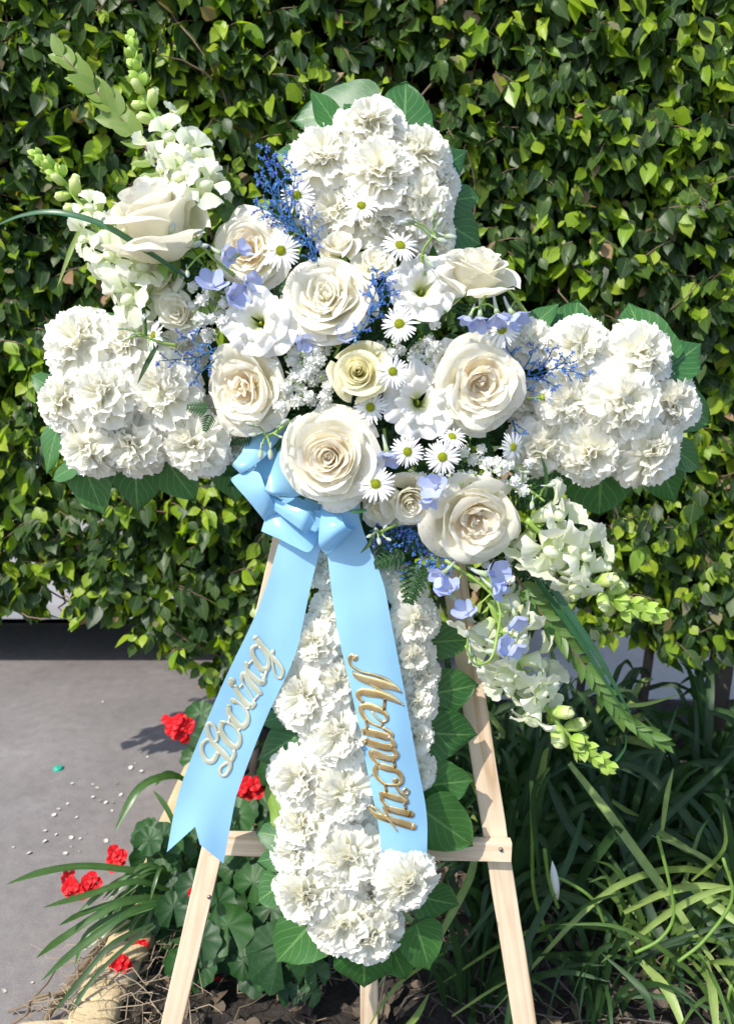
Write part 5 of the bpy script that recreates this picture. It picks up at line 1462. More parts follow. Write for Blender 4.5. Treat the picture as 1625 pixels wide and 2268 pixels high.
def snapdragon(label, path, off0, off1, fl_px, nfl, nbud, seed, fl_end=.55, side=0.0):
    r = random.Random(seed)
    n0 = len(path)
    P = [onp(px, py, off0 + (off1 - off0) * i / (n0 - 1)) for i, (px, py) in enumerate(path)]
    O = P[0].copy(); C = [Vector(tuple(q)) - O for q in catmull([tuple(p) for p in P], 8)]
    e = empty('snapdragon', Matrix.Translation(O), label, 'snapdragon', 'white snapdragon spikes')
    L = len(C); mb = MB(); mb.tube(C, [.0052 * (1 - .6 * i / L) for i in range(L)], 8)
    child('stem', mb.mesh('snapdragon_stem', M_STEMP), e)
    def pt(t):
        x = t * (L - 1); j = min(int(x), L - 2); return C[j].lerp(C[j + 1], x - j), (C[j + 1] - C[j]).normalized()
    s0 = fl_px * ppx(P[0])
    for k in range(nfl):
        t = fl_end * (k + .4) / nfl; p, d = pt(t)
        a = k * 2.39996 + seed
        x = d.cross(CN).normalized(); y = x.cross(d)
        out = (x * math.cos(a) + y * math.sin(a) * .9 + y * .28).normalized()
        ax = (out * 1.0 + d * .35 + CU * -.05).normalized()
        s = s0 * (1.0 - .30 * t / fl_end) * r.uniform(.9, 1.08)
        child('floret', flo[k % 3], e, frame(p + out * .006, ax, r.uniform(-.4, .4), s, CU))
        lb = MB()
    # sepals along the stem
    sb = MB()
    for k in range(nfl + 4):
        t = .9 * fl_end * (k + .2) / (nfl + 4); p, d = pt(t); a = k * 2.4; x = d.cross(CN).normalized(); y = x.cross(d)
        out = (x * math.cos(a) + y * math.sin(a)).normalized(); s = .018
        sdv = out.cross(d)
        sb.add([p, p + out * s * .5 + d * s * .5 + sdv * s * .22, p + out * s + d * s * .6, p + out * s * .5 + d * s * .5 - sdv * s * .22], [(0, 1, 2, 3)], [(.5, 0), (1, .5), (.5, 1), (0, .5)])
    tag(child('sepals', sb.mesh('sepals', M_STEMP), e), kind=None)
    for k in range(nbud):
        f = k / (nbud - 1); t = fl_end - .02 + (1.0 - fl_end) * f ** .8; t = min(t, .995); p, d = pt(t)
        a = k * 2.39996; x = d.cross(CN).normalized(); y = x.cross(d)
        out = (x * math.cos(a) + y * math.sin(a)).normalized()
        ax = (out * (1 - .45 * f) + d * (.35 + .75 * f)).normalized()
        s = s0 * (.46 - .20 * f) * r.uniform(.9, 1.1)
        child('bud', bud_w[k % 2] if f < .42 else gbud, e, frame(p + out * .003 * (1 - f), ax, 0, s, CU) @ Matrix.Diagonal((1.1, 1.1, .95 if f > .42 else 1.15, 1)))
snapdragon('tall white snapdragon spike rising to the upper left, its tip the highest', [(455, 450), (410, 370), (350, 270), (310, 180), (288, 78)], .060, .02, 88, 11, 19, 1, .47)
snapdragon('shorter white snapdragon spike leaning far left under the first', [(330, 670), (270, 590), (205, 490), (140, 400), (78, 340)], .060, .02, 86, 11, 18, 2, .54)
snapdragon('upper white snapdragon spike pointing right below the right arm', [(1165, 1150), (1225, 1205), (1290, 1270), (1360, 1330), (1462, 1362)], .070, .06, 114, 9, 15, 3, .54)
snapdragon('lower white snapdragon spike drooping to the right, the lowest of all', [(1085, 1330), (1130, 1450), (1190, 1540), (1260, 1630), (1350, 1700)], .050, .05, 110, 10, 15, 4, .56)

# ------------------------------------------------------------------ delphinium
def delph_floret(seed):
    r = random.Random(seed); mb = MB()
    for k in range(5):
        q = fan_petal(seed * 10 + k, M_DELPH, half=36, amp=.03, claw=.1, serr=.01, nu=8, nv=6, bowl=.28, freq=2)
        # narrow tip: pull the rim in
        vs = []
        for (v, (uu, vv)) in zip(q.v, q.uv):
            k_ = 1 - .55 * vv ** 3
            vs.append(Vector((v[0] * k_ * 1.25, v[1], v[2] + .3 * vv ** 2)))
        M = petal_M(R(42 + r.uniform(-8, 12)), k * 1.2566 + r.uniform(-.1, .1), .95, Vector((0, 0, 0)))
        mb.add([M @ v for v in vs], q.f, q.uv)
    mb.ball((0, 0, .18), (.13, .13, .14), 8, 5)
    return mb.mesh('delphinium_floret', M_DELPH)
def delph_spur():
    mb = MB(); mb.tube([(0, 0, .08), (0, -.02, -.15), (0, .06, -.55), (0, .22, -.95)], [.17, .13, .09, .05], 8)
    return mb.mesh('delphinium_spur', M_DELPHB)
def delph_bud():
    mb = MB(); mb.ball((0, 0, .35), (.26, .24, .52), 9, 8, lump=.15, seed=3); mb.tube([(0, 0, 0), (0, .05, -.3), (0, .2, -.75)], [.13, .09, .05], 7)
    return mb.mesh('delphinium_bud', M_DELPHB)
dfl = [delph_floret(s) for s in (1, 2)]; dsp = delph_spur(); dbd = delph_bud()
def delph(label, stem, stem_off, items, grp='lilac blue delphinium sprigs'):
    """items: (px, py, r, picture direction the mouth looks to, toward viewer 0..1, kind)"""
    O = onp(*stem[0], stem_off); e = empty('delphinium', Matrix.Translation(O), label, 'delphinium', grp)
    C = [Vector(tuple(q)) for q in catmull([tuple(onp(px, py, stem_off + .01 * i)) for i, (px, py) in enumerate(stem)], 6)]
    mb = MB(); mb.tube([c - O for c in C], [.0026 * (1 - .5 * i / len(C)) for i in range(len(C))], 7)
    for (px, py, rp, ang, tow, kd) in items:
        p = onp(px, py, stem_off + .03); a = R(ang); ax = (CX * math.cos(a) + CU * math.sin(a)) * (1 - tow) + CN * tow
        s = rp * ppx(p) * (1.2 if kd == 'f' else 1.05); M = frame(p - O, ax, rnd.uniform(-.5, .5), s)
        ax.normalize()
        if kd == 'f':
            f = child('floret', dfl[rnd.randrange(2)], e, M); child('spur', dsp, f)
        else: child('bud', dbd, e, M)
        near = min(C, key=lambda c: (c - p).length)
        bk = p - O - ax * s * .25
        mb.tube([bk, (bk + near - O) * .5 + Vector((0, 0, .003)), near - O], [.0012, .0012, .0014], 5, cap=False)
    child('stem', mb.mesh('delphinium_stem', M_STEMP), e)
delph('delphinium with grey lilac buds in front of the tall half-open rose', [(520, 610), (470, 570), (440, 530)], .085,
      [(378, 515, 26, 60, .2, 'b'), (430, 515, 24, 10, .2, 'b'), (428, 545, 26, 20, .3, 'b'), (490, 560, 34, -20, .3, 'f'), (528, 562, 32, 40, .3, 'f'), (415, 600, 18, -80, .3, 'b'), (445, 545, 22, 0, .3, 'b')])
delph('pale lilac delphinium bells under the gypsophila at the left', [(470, 690), (490, 650), (520, 640)], .070,
      [(470, 642, 44, 80, .5, 'f'), (510, 660, 42, 0, .5, 'f'), (545, 632, 36, 20, .4, 'f'), (700, 748, 1, 0, .5, 'b')][:3])
delph('single lilac delphinium bell between the gypsophila and the yellow rosebud', [(740, 790), (755, 760)], .075, [(760, 748, 36, 50, .6, 'f'), (668, 752, 30, -30, .6, 'f')])
delph('pale blue delphinium buds on thin stems right of the top arm', [(940, 610), (935, 560), (960, 520)], .090,
      [(905, 495, 26, 175, .2, 'b'), (962, 478, 26, 75, .2, 'b'), (970, 500, 22, 60, .3, 'b'), (988, 523, 26, -10, .2, 'b'), (970, 530, 24, -20, .2, 'b'), (950, 580, 24, -50, .2, 'b'), (915, 490, 22, 170, .3, 'b')])
delph('three lilac delphinium bells hanging mouth down at the upper right', [(1170, 700), (1120, 640), (1080, 650), (1060, 680)], .085,
      [(1062, 700, 36, -95, .35, 'f'), (1100, 692, 36, -80, .35, 'f'), (1135, 694, 38, -55, .35, 'f'), (1040, 700, 26, -120, .3, 'f')])
delph('green delphinium bud cluster dangling over the top of the bow', [(640, 930), (610, 958), (590, 965)], .115,
      [(562, 942, 20, 160, .2, 'b'), (568, 962, 19, 185, .2, 'b'), (624, 940, 20, 40, .2, 'b'), (578, 998, 22, -95, .2, 'b'), (599, 998, 23, -88, .2, 'b'), (618, 966, 13, -20, .2, 'b')])
delph('lilac delphinium bell in the gap right of the bow rose', [(850, 950), (855, 990)], .075, [(856, 1000, 38, -80, .5, 'f')])
delph('lilac delphinium bell above the white side-on bloom at the lower middle', [(960, 1060), (965, 1080)], .085, [(968, 1080, 40, 150, .6, 'f'), (950, 1100, 28, -100, .4, 'f')])
delph('arching lilac delphinium spray falling at the lower right with a curled green tip', [(985, 1240), (1060, 1290), (1105, 1340), (1100, 1410), (1085, 1460), (1050, 1470), (1030, 1430)], .075,
      [(982, 1268, 34, 210, .4, 'f'), (998, 1315, 38, 120, .4, 'f'), (1080, 1270, 48, 10, .5, 'f'), (1090, 1300, 34, -30, .4, 'f'), (1035, 1362, 36, 120, .4, 'f'), (1140, 1362, 34, -70, .4, 'f'), (1135, 1425, 34, -60, .4, 'f'),
       (1150, 1412, 22, 30, .4, 'b'), (1100, 1425, 36, 0, .5, 'f'), (1075, 1443, 26, 10, .3, 'b'), (1040, 1435, 22, -80, .3, 'b'), (1055, 1465, 20, -60, .3, 'b'), (1035, 1410, 20, 100, .3, 'b'), (1045, 1455, 18, -120, .3, 'b')])
delph('green delphinium buds on an arching stem below the right arm', [(1130, 1070), (1170, 1085), (1205, 1110)], .080,
      [(1213, 1075, 20, 15, .2, 'b'), (1178, 1112, 19, -100, .3, 'b'), (1155, 1085, 16, -60, .3, 'b'), (1160, 1045, 15, 0, .3, 'b')])
delph('small green bud cluster over the left arm beside the side-on daisy', [(390, 765), (360, 760), (320, 745)], .100,
      [(272, 728, 13, 175, .2, 'b'), (280, 752, 13, 200, .2, 'b'), (318, 712, 12, 100, .3, 'b'), (300, 740, 12, 170, .3, 'b'), (330, 770, 12, -60, .3, 'b')])
delph('round green bud cluster right of the bow above the deep blue statice', [(880, 1160), (850, 1175), (840, 1185)], .085,
      [(838, 1192, 18, -80, .4, 'b'), (822, 1185, 15, 200, .4, 'b'), (850, 1172, 16, 60, .4, 'b'), (856, 1192, 15, -20, .4, 'b'), (836, 1175, 14, 130, .5, 'b')])

# ------------------------------------------------------------------ ferns, myrtle, lily grass
fmb = MB()
for k in range(7):
    for s_ in (-1, 1):
        y = .08 + .13 * k; L = .42 * (1 - (k / 7.5) ** 1.3) + .04; d = Vector((s_ * .8, .6, 0)).normalized(); q = Vector((-d.y, d.x, 0)) * .055
        pts = [Vector((0, y, 0))]
        nt_ = 4; up_ = []; dn_ = []
        for t in range(1, nt_ + 1):
            c_ = Vector((0, y, 0)) + d * L * t / (nt_ + .6); w_ = (1 - t / (nt_ + 1.5)) * 1.25
            up_ += [c_ + q * w_ * 1.4 + d * .02, c_ + q * w_ * .6 + d * .035]; dn_ += [c_ - q * w_ * 1.4 + d * .02, c_ - q * w_ * .6 + d * .035]
        tip = Vector((0, y, 0)) + d * L
        ring = pts + up_ + [tip] + dn_[::-1]
        ring = [Vector((p.x, p.y, -.06 * p.x * p.x * 4 - .1 * p.y * p.y)) for p in ring]
        n_ = len(ring)
        fmb.add(ring, [(0, i, i + 1) for i in range(1, n_ - 1)])
fmb.tube([(0, -.3, 0), (0, .3, 0), (0, .75, -.06), (0, 1, -.1)], [.015, .012, .008, .003], 5)
fern_m = fmb.mesh('fern_tip', M_FERN)
def fern(px, py, lpx, ang, off, label, tn=(0, .2)):
    c_ = onp(px, py, off); s = lpx * ppx(c_); a = R(ang); d = CX * math.cos(a) + CU * math.sin(a); n = (CN + CX * tn[0] + CU * tn[1]).normalized()
    d = (d - n * d.dot(n)).normalized(); M = Matrix((d.cross(n), d, n)).transposed().to_4x4()
    tag(link('fern', fern_m, None, Matrix.Translation(c_) @ M @ Matrix.Scale(s, 4)), label, 'fern', 'dark fern tips in the central spray')
for t in [(465, 905, 55, 175, .100, 'fern tip over the left arm beside the peach garden rose'), (468, 915, 45, 250, .095, 'fern tip pointing down over the wide left carnation'),
          (560, 965, 50, 200, .060, 'fern tip just above the bow, left of the green buds'), (660, 600, 90, 230, .070, 'fern tip between the blush rose and the large centre rose'),
          (440, 590, 70, 170, .055, 'fern tip beside the creamy ruffled spray rose'), (990, 690, 90, 40, .070, 'fern tip beside the hanging lilac bells'),
          (930, 1240, 105, 255, .072, 'long dark fern frond hanging over the upright, right of the ribbon'), (900, 1225, 80, 200, .070, 'short dark fern frond crossing the right ribbon edge'),
          (690, 900, 110, 60, .045, 'dark fern in the gap below the dense gypsophila'), (760, 960, 110, 20, .045, 'dark fern in the gap under the yellow rosebud'),
          (860, 940, 120, 250, .040, 'dark fern in the gap left of the wide open lisianthus'), (620, 900, 110, 70, .040, 'dark fern right of the peach garden rose'),
          (880, 760, 120, 150, .045, 'dark fern behind the daisy in the middle'), (1060, 1040, 120, 200, .045, 'dark fern behind the lower gypsophila'),
          (780, 770, 110, 100, .045, 'dark fern behind the yellow rosebud'), (680, 780, 100, 160, .045, 'dark fern under the large centre rose'),
          (1110, 1060, 120, -30, .040, 'dark fern below the right arm'), (1130, 1230, 140, -45, .035, 'dark fern behind the upper right-pointing snapdragon'),
          (960, 1090, 110, 240, .050, 'dark fern behind the lower lilac bell'), (460, 640, 110, 130, .040, 'dark fern behind the pale lilac bells'),
          (560, 650, 110, 60, .045, 'dark fern under the blush rose'), (1000, 720, 100, 20, .045, 'dark fern above the peach-hearted rose'),
          (850, 1160, 90, 270, .055, 'dark fern behind the round green buds'), (400, 620, 100, 200, .030, 'dark fern behind the narrow spray rose'),
          (640, 570, 90, 100, .040, 'dark fern beneath the upper left daisy'), (1180, 1190, 120, 20, .030, 'dark fern beneath the right-pointing snapdragon')]:
    fern(*t)
# dark stems and greens that fill the heart of the spray
mb = MB(); O = onp(800, 900, .0); r = random.Random(12)
for i in range(420):
    a = r.uniform(0, 6.28); q = math.sqrt(r.random())
    px, py = 800 + 330 * q * math.cos(a), 880 + 330 * q * math.sin(a)
    if px > 1120 and py < 1000 or px < 500 and py > 760: continue
    p = onp(px, py, r.uniform(.01, .055)) - O; dx = Vector((r.uniform(-1, 1), r.uniform(-.6, .1), r.uniform(-1, 1))).normalized()
    L = r.uniform(.015, .04); s_ = dx.cross(CN + Vector((r.uniform(-.6, .6), 0, r.uniform(-.6, .6)))).normalized() * L * .22
    mb.add([p, p + dx * L * .5 + s_, p + dx * L, p + dx * L * .5 - s_], [(0, 1, 2, 3)])
for i in range(60):
    a = r.uniform(0, 6.28); p = onp(800 + 300 * math.cos(a) * r.random(), 890 + 300 * math.sin(a) * r.random(), r.uniform(.04, .06)) - O
    mb.tube([p * .4, p * .8 + CN * .02, p + CN * .03], [.002, .0018, .0015], 5, cap=False)
o = link('filler_greenery', mb.mesh('filler_greenery', M_FERN)); o.location = O
tag(o, 'dark green filler foliage and stems deep inside the central spray', 'foliage', kind='stuff')

myl = [leaf_obj_mesh('myrtle_leaf', m_, .08, .95, .05, 5) for m_ in (M_MYRT, M_MYRTY)]
def myrtle(label, path, off0, off1, n, lpx, young, seed, wf=1.0):
    r = random.Random(seed); P = [onp(px, py, off0 + (off1 - off0) * i / (len(path) - 1)) for i, (px, py) in enumerate(path)]; O = P[0].copy()
    C = [Vector(tuple(q)) - O for q in catmull([tuple(p) for p in P], 8)]; L = len(C)
    e = empty('myrtle_sprig', Matrix.Translation(O), label, 'foliage sprig', 'myrtle sprigs')
    mb = MB(); mb.tube(C, [.0020 * (1 - .6 * i / L) for i in range(L)], 6); child('stem', mb.mesh('myrtle_stem', M_TWIG), e)
    for k in range(n):
        t = .08 + .92 * k / (n - 1); x = t * (L - 1); j = min(int(x), L - 2); p = C[j].lerp(C[j + 1], x - j); d = (C[j + 1] - C[j]).normalized()
        s_ = 1 if k % 2 else -1; sd = d.cross(CN).normalized() * s_
        dv = (d * (.75 + .5 * t) + sd * r.uniform(.5, .9) * (1.1 - .5 * t) + CN * r.uniform(-.35, .4)).normalized()
        nn_ = (CN + sd * -.3 + CU * r.uniform(-.2, .6) + CX * r.uniform(-.4, .4)).normalized(); dv = (dv - nn_ * dv.dot(nn_)).normalized()
        s = lpx * ppx(p + O) * r.uniform(.8, 1.1) * (1.05 - .25 * t)
        M = Matrix.Translation(p) @ Matrix((dv.cross(nn_), dv, nn_)).transposed().to_4x4() @ Matrix.Diagonal((s * wf, s, s, 1))
        child('leaf', myl[1 if young else 0], e, M)
myrtle('olive myrtle sprig rising left behind the tallest snapdragon', [(400, 420), (300, 300), (220, 210), (140, 125)], .02, .0, 22, 70, True, 1)
myrtle('short dark myrtle sprig between the tall half-open rose and the blue statice', [(430, 470), (470, 440), (500, 470)], .02, .02, 10, 55, False, 2)
myrtle('long drooping myrtle sprig at the lower right beside the dark lily grass', [(1130, 1260), (1200, 1360), (1290, 1470), (1370, 1580), (1460, 1640)], .045, .05, 44, 56, False, 3, .75)
myrtle('short bright sprig under the pale lilac rosebud stem, left of the blush rose', [(470, 530), (455, 470), (450, 430)], .03, .03, 8, 55, True, 4)
# lily grass blades held in the spray
def lgrass(label, pts, offs, wpx, mat=None):
    P = [onp(px, py, o_) for (px, py), o_ in zip(pts, offs)]; O = P[0].copy()
    me = blade_mesh('lily_grass', [p - O for p in P], wpx * ppx(P[len(P) // 2]), mat or M_GRASS, 8, .22, face=Vector((.1, -.8, .5)), taper=.6)
    o = link('lily_grass', me); o.location = O; tag(o, label, 'grass blade', 'lily grass blades in the spray')
lgrass('long blade of lily grass arching left across the rose and out of the picture', [(410, 612), (330, 560), (230, 500), (130, 472), (50, 478), (-30, 510)], [.10, .12, .12, .12, .11, .10], 15)
lgrass('short bright blade of grass hanging behind the left snapdragon', [(205, 470), (165, 540), (128, 635)], [.03, .02, .02], 12, M_BLADEL)
lgrass('dark blade of lily grass pointing down right beside the myrtle, upper one', [(1170, 1220), (1240, 1330), (1320, 1450), (1400, 1590)], [.07, .08, .08, .07], 17)
lgrass('dark blade of lily grass pointing down right beside the myrtle, lower one', [(1160, 1240), (1220, 1330), (1290, 1430), (1395, 1600)], [.06, .07, .07, .06], 14)
lgrass('thin pointed leaf standing up behind the left side-on daisy', [(325, 750), (320, 700), (316, 650)], [.09, .095, .1], 9, M_BLADE)
lgrass('thin pointed leaf hanging over the left arm', [(350, 765), (330, 800), (305, 850)], [.10, .10, .10], 12, M_BLADE)
lgrass('thin dark leaf standing beside the buds below the right arm', [(1205, 1100), (1208, 1050), (1196, 1005)], [.09, .09, .09], 9, M_BLADE)
lgrass('small dark pointed leaf crossing the right side of the bow', [(812, 1130), (790, 1133), (772, 1132)], [.11, .115, .115], 10, M_GRASS)
lgrass('thin dark leaf hanging over the right ribbon tail', [(830, 1165), (820, 1200), (798, 1226)], [.10, .11, .105], 9, M_BLADE)
lgrass('thin twisting stem arching below the lower snapdragon', [(1280, 1690), (1340, 1700), (1380, 1660), (1385, 1620)], [.03, .03, .04, .05], 7)

# ================================================================== RIBBON BOW
m, nt, b = newmat('satin_ribbon')
tc = nd(nt, 'ShaderNodeTexCoord'); mp = nd(nt, 'ShaderNodeMapping'); mp.inputs['Scale'].default_value = (900, 1.5, 1)
nt.links.new(tc.outputs['UV'], mp.inputs[0]); nz = nd(nt, 'ShaderNodeTexNoise'); nz.inputs['Scale'].default_value = 1; nt.links.new(mp.outputs[0], nz.inputs[0])
b.inputs['Base Color'].default_value = (.32, .61, .87, 1); b.inputs['Roughness'].default_value = .27
b.inputs['Anisotropic'].default_value = .5; b.inputs['Specular IOR Level'].default_value = .6
b.inputs['Sheen Weight'].default_value = .25; b.inputs['Sheen Roughness'].default_value = .4
bump(nt, b, nz.outputs[0], .05, .0003)
translucent(nt, b, (.32, .66, .90), .30)
M_SATIN = m
BO = onp(710, 1120, .06)
bow = empty('ribbon_bow', Matrix.Translation(BO), 'light blue satin bow with two long lettered tails in the middle of the cross', 'ribbon')
def strip(name, Lp, Rp, nseg=6, nu=8, conv=lambda x, y: (x, y), crown=0.0, parent=bow, sub=0.0):
    """ribbon surface between two edges; points are (x, y, lift in mm)"""
    A = catmull([(*conv(x, y), o) for x, y, o in Lp], nseg); B_ = catmull([(*conv(x, y), o) for x, y, o in Rp], nseg)
    n = min(len(A), len(B_)); mb = MB()
    # resample both to same count
    ia = [A[min(len(A) - 1, round(i * (len(A) - 1) / (n - 1)))] for i in range(n)]
    ib = [B_[min(len(B_) - 1, round(i * (len(B_) - 1) / (n - 1)))] for i in range(n)]
    vs = []; uv = []
    for j in range(n):
        for i in range(nu + 1):
            u = i / nu; q = ia[j] * (1 - u) + ib[j] * u
            vs.append(onp(q[0], q[1], (q[2] + crown * math.sin(math.pi * u)) / 1000) - BO); uv.append((u, j / (n - 1)))
    fs = [(j * (nu + 1) + i, j * (nu + 1) + i + 1, (j + 1) * (nu + 1) + i + 1, (j + 1) * (nu + 1) + i) for j in range(n - 1) for i in range(nu)]
    mb.add(vs, fs, uv)
    return child(name, mb.mesh('ribbon_' + name, M_SATIN), parent)
B1 = lambda x, y: (494.7 + x * .2139, 935.9 + y * .2139)
S = lambda nm, L, R_, **k: strip(nm, L, R_, conv=B1, **k)
# upper left loop: front and the shaded inside returning
S('loop', [(700, -60, 35), (290, 120, 50), (190, 305, 62), (110, 410, 68), (92, 438, 60), (105, 460, 45), (160, 480, 38), (330, 330, 25)], [(760, 80, 40), (590, 170, 52), (430, 350, 66), (280, 470, 76), (190, 524, 72), (185, 528, 55), (260, 520, 44), (450, 420, 30)], crown=5)
# left long loop
S('loop', [(420, 640, 20), (180, 560, 40), (95, 570, 48), (75, 585, 52), (120, 650, 62), (260, 810, 74), (400, 985, 70), (428, 1015, 55), (450, 990, 40)], [(560, 560, 22), (300, 500, 42), (200, 515, 52), (180, 525, 60), (355, 510, 80), (430, 660, 92), (500, 800, 86), (585, 930, 66), (640, 900, 45)], crown=3)
S('loop_inside', [(330, 360, 34), (260, 500, 44), (340, 520, 48), (420, 640, 40)], [(640, 200, 40), (520, 440, 50), (450, 620, 56), (430, 700, 50)])
# middle loop disappearing under the rose
S('loop', [(660, 160, 50), (590, 260, 66), (510, 460, 88), (440, 660, 98), (428, 705, 92), (440, 728, 76), (520, 740, 60)], [(1000, 600, 50), (900, 680, 66), (760, 765, 84), (600, 762, 98), (545, 756, 96), (535, 762, 80), (640, 790, 60)], crown=8)
# fold below it: inside, then the bright outer band
S('loop_inside', [(440, 740, 62), (640, 775, 60), (860, 780, 56), (1000, 850, 50)], [(520, 850, 74), (700, 860, 74), (860, 930, 72), (960, 1000, 60)])
S('loop', [(455, 728, 64), (560, 800, 82), (700, 860, 96), (830, 905, 102), (900, 950, 100), (940, 1012, 86), (960, 1010, 66)], [(418, 780, 58), (500, 880, 72), (600, 960, 88), (720, 1050, 98), (800, 1110, 100), (850, 1146, 92), (880, 1140, 70)], crown=4)
# big lower loop
S('loop', [(1010, 840, 40), (960, 1000, 52), (800, 1010, 62), (600, 930, 66), (470, 975, 66), (425, 1018, 58), (410, 1060, 46)], [(1010, 1020, 44), (985, 1160, 66), (890, 1335, 84), (740, 1285, 84), (600, 1215, 80), (402, 1128, 66), (420, 1130, 50)], crown=3)
# right loop: a standing roll
S('loop', [(1015, 780, 50), (1008, 900, 72), (992, 1080, 92), (985, 1230, 92), (1010, 1310, 86), (1060, 1362, 72), (1085, 1368, 58), (1110, 1330, 44)], [(1250, 780, 50), (1232, 880, 74), (1226, 970, 96), (1245, 1040, 106), (1285, 1090, 104), (1330, 1100, 92), (1362, 1092, 76), (1385, 1050, 60)], crown=10)
S('loop_inside', [(1110, 1330, 42), (1130, 1200, 34), (1140, 1000, 30), (1150, 800, 28)], [(1388, 1030, 62), (1384, 960, 48), (1350, 900, 40), (1310, 780, 34)], crown=-4)
S('loop', [(1300, 800, 30), (1330, 900, 34), (1370, 1000, 36)], [(1420, 800, 26), (1430, 880, 28), (1440, 960, 30)])
# tails
def taillift(py, k=0): return 66 + 8 * math.sin((py - 1180) / 160) + k
TL_L = [(655, 1130), (622, 1190), (592, 1290), (560, 1375), (500, 1500), (440, 1640), (395, 1760), (370, 1887)]
TL_R = [(735, 1130), (716, 1190), (690, 1290), (672, 1375), (650, 1460), (590, 1590), (535, 1730), (495, 1850)]
TR_L = [(712, 1130), (722, 1200), (733, 1300), (748, 1400), (782, 1550), (812, 1700), (838, 1830), (846, 1932)]
TR_R = [(790, 1120), (806, 1180), (848, 1290), (868, 1390), (893, 1520), (922, 1680), (944, 1800), (945, 1905)]
def tail(name, A, B_, liftf, notch=None, curl=0):
    A = catmull(A, 8); B_ = catmull(B_, 8); n = len(A); nu = 12; mb = MB(); vs = []; uv = []
    for j in range(n):
        for i in range(nu + 1):
            u = i / nu; v = j / (n - 1); q = A[j] * (1 - u) + B_[j] * u
            x, y = q
            if notch is not None and v > .9:
                k = (v - .9) / .1; y += k * notch(u)
            vs.append(onp(x, y, liftf(x, y, u, v) / 1000) - BO); uv.append((u, v))
    fs = [(j * (nu + 1) + i, j * (nu + 1) + i + 1, (j + 1) * (nu + 1) + i + 1, (j + 1) * (nu + 1) + i) for j in range(n - 1) for i in range(nu)]
    mb.add(vs, fs, uv)
    return child(name, mb.mesh('ribbon_' + name, M_SATIN), bow)
def llift(x, y, u=0, v=0): return 62 + 5 * math.sin((y - 1180) / 110) + 7 * max(0, (y - 1750) / 150) ** 2 * math.cos((x - 430) / 26) + 4.5 * noise.noise(Vector((x / 70, y / 130, 3)))
def rlift(x, y, u=0, v=0): return 74 + 4.5 * noise.noise(Vector((x / 70, y / 130, 9))) + 4 * math.sin((y - 1250) / 130) - 6 * ((x - (735 + (y - 1300) * .19 + 60)) / 60) ** 2 - 22 * max(0, (y - 1860) / 70) ** 2
tl = tail('tail', TL_L, TL_R, llift, lambda u: (-38 * (1 - abs(u - .5) * 2) ** 1.0 + (62 * u if u > .5 else 0)))
tr = tail('tail', TR_L, TR_R, rlift, lambda u: -25 * math.sin(math.pi * u))

# lettering: raised script, drawn stroke by stroke
def goldmat(name, c, rough, met, c2):
    m, nt, b = newmat(name)
    nz = noise_fac(nt, 45, 3); cc_ = ramp(nt, [(.35, c), (.65, c2)], nz)
    nt.links.new(cc_, b.inputs['Base Color']); b.inputs['Roughness'].default_value = rough; b.inputs['Metallic'].default_value = met
    return m
M_GOLD = goldmat('gold_foil', (.72, .50, .20), .18, .95, (.95, .78, .45))
M_PEARL = goldmat('pale_pearl_plastic', (.55, .57, .42), .25, .5, (.68, .70, .55))
M_TEDGE = plain('letter_edge', (.62, .60, .48), .4, 0, .4)
def letter(name, strokes, conv, lift, scale, mat, parent, hgt=1.1, rim=.6):
    mb = MB()
    def P3(x, y, z):
        return onp(x, y, (lift(x, y) + 1.2 + z) / 1000) - BO
    for s_i, stroke in enumerate(strokes):
        C = [np.array((*conv(x, y), w_ * scale)) for x, y, w_ in stroke]
        C = catmull([tuple(c) for c in C], 6) if len(C) > 2 else catmull([tuple(c) for c in C], 2)
        n = len(C); rows = []
        zj = .06 * s_i
        for i, c in enumerate(C):
            t = C[min(i + 1, n - 1)][:2] - C[max(i - 1, 0)][:2]; L = np.hypot(*t) + 1e-9; t = t / L; nn_ = np.array([-t[1], t[0]])
            hw = max(c[2] * .60, 1.3)
            for (a, z, mi) in ((-1 - rim / hw, 0, 1), (-1 - rim * .6 / hw, hgt * .55, 1), (-1, hgt * .6, 0), (-.72, hgt, 0), (.72, hgt, 0), (1, hgt * .6, 0), (1 + rim * .6 / hw, hgt * .55, 1), (1 + rim / hw, 0, 1)):
                q = c[:2] + nn_ * a * hw; rows.append(P3(q[0], q[1], z + zj))
        K = 8
        for i in range(n - 1):
            for k in range(K - 1):
                mb_f = (i * K + k, i * K + k + 1, (i + 1) * K + k + 1, (i + 1) * K + k)
                rowsf.append((mb_f, 1 if k in (0, 1, 5, 6) else 0))
        b0 = len(mb.v)
        mb.add(rows, [], None)
        for f_, mi in rowsf: mb.f.append(tuple(b0 + q for q in f_)); mb.mi.append(mi)
        # end caps
        for e0 in (0, (n - 1) * K):
            mb.f.append(tuple(b0 + e0 + q for q in range(K))); mb.mi.append(1)
        rowsf.clear()
        # round ends
        for e_ in (0, n - 1):
            c = C[e_]; hw = max(c[2] * .60, 1.3)
            if hw < 2.2: continue
            b1 = len(mb.v); ring = []
            for (rr, z) in ((hw + rim, 0), (hw + rim * .6, hgt * .55), (hw, hgt * .6), (hw * .5, hgt)):
                ring.append([P3(c[0] + rr * math.cos(a_ * .6283), c[1] + rr * math.sin(a_ * .6283), z + zj - .03) for a_ in range(10)])
            if (s_i, e_) in blunt or (s_i, -1 if e_ else 0) in blunt: continue
            mb.add([p for rg in ring for p in rg], [(j * 10 + k, j * 10 + (k + 1) % 10, (j + 1) * 10 + (k + 1) % 10, (j + 1) * 10 + k) for j in range(3) for k in range(10)] + [tuple(30 + k for k in range(10))])
    return child(name, mb.mesh('script_letter', [mat, mat]), parent)
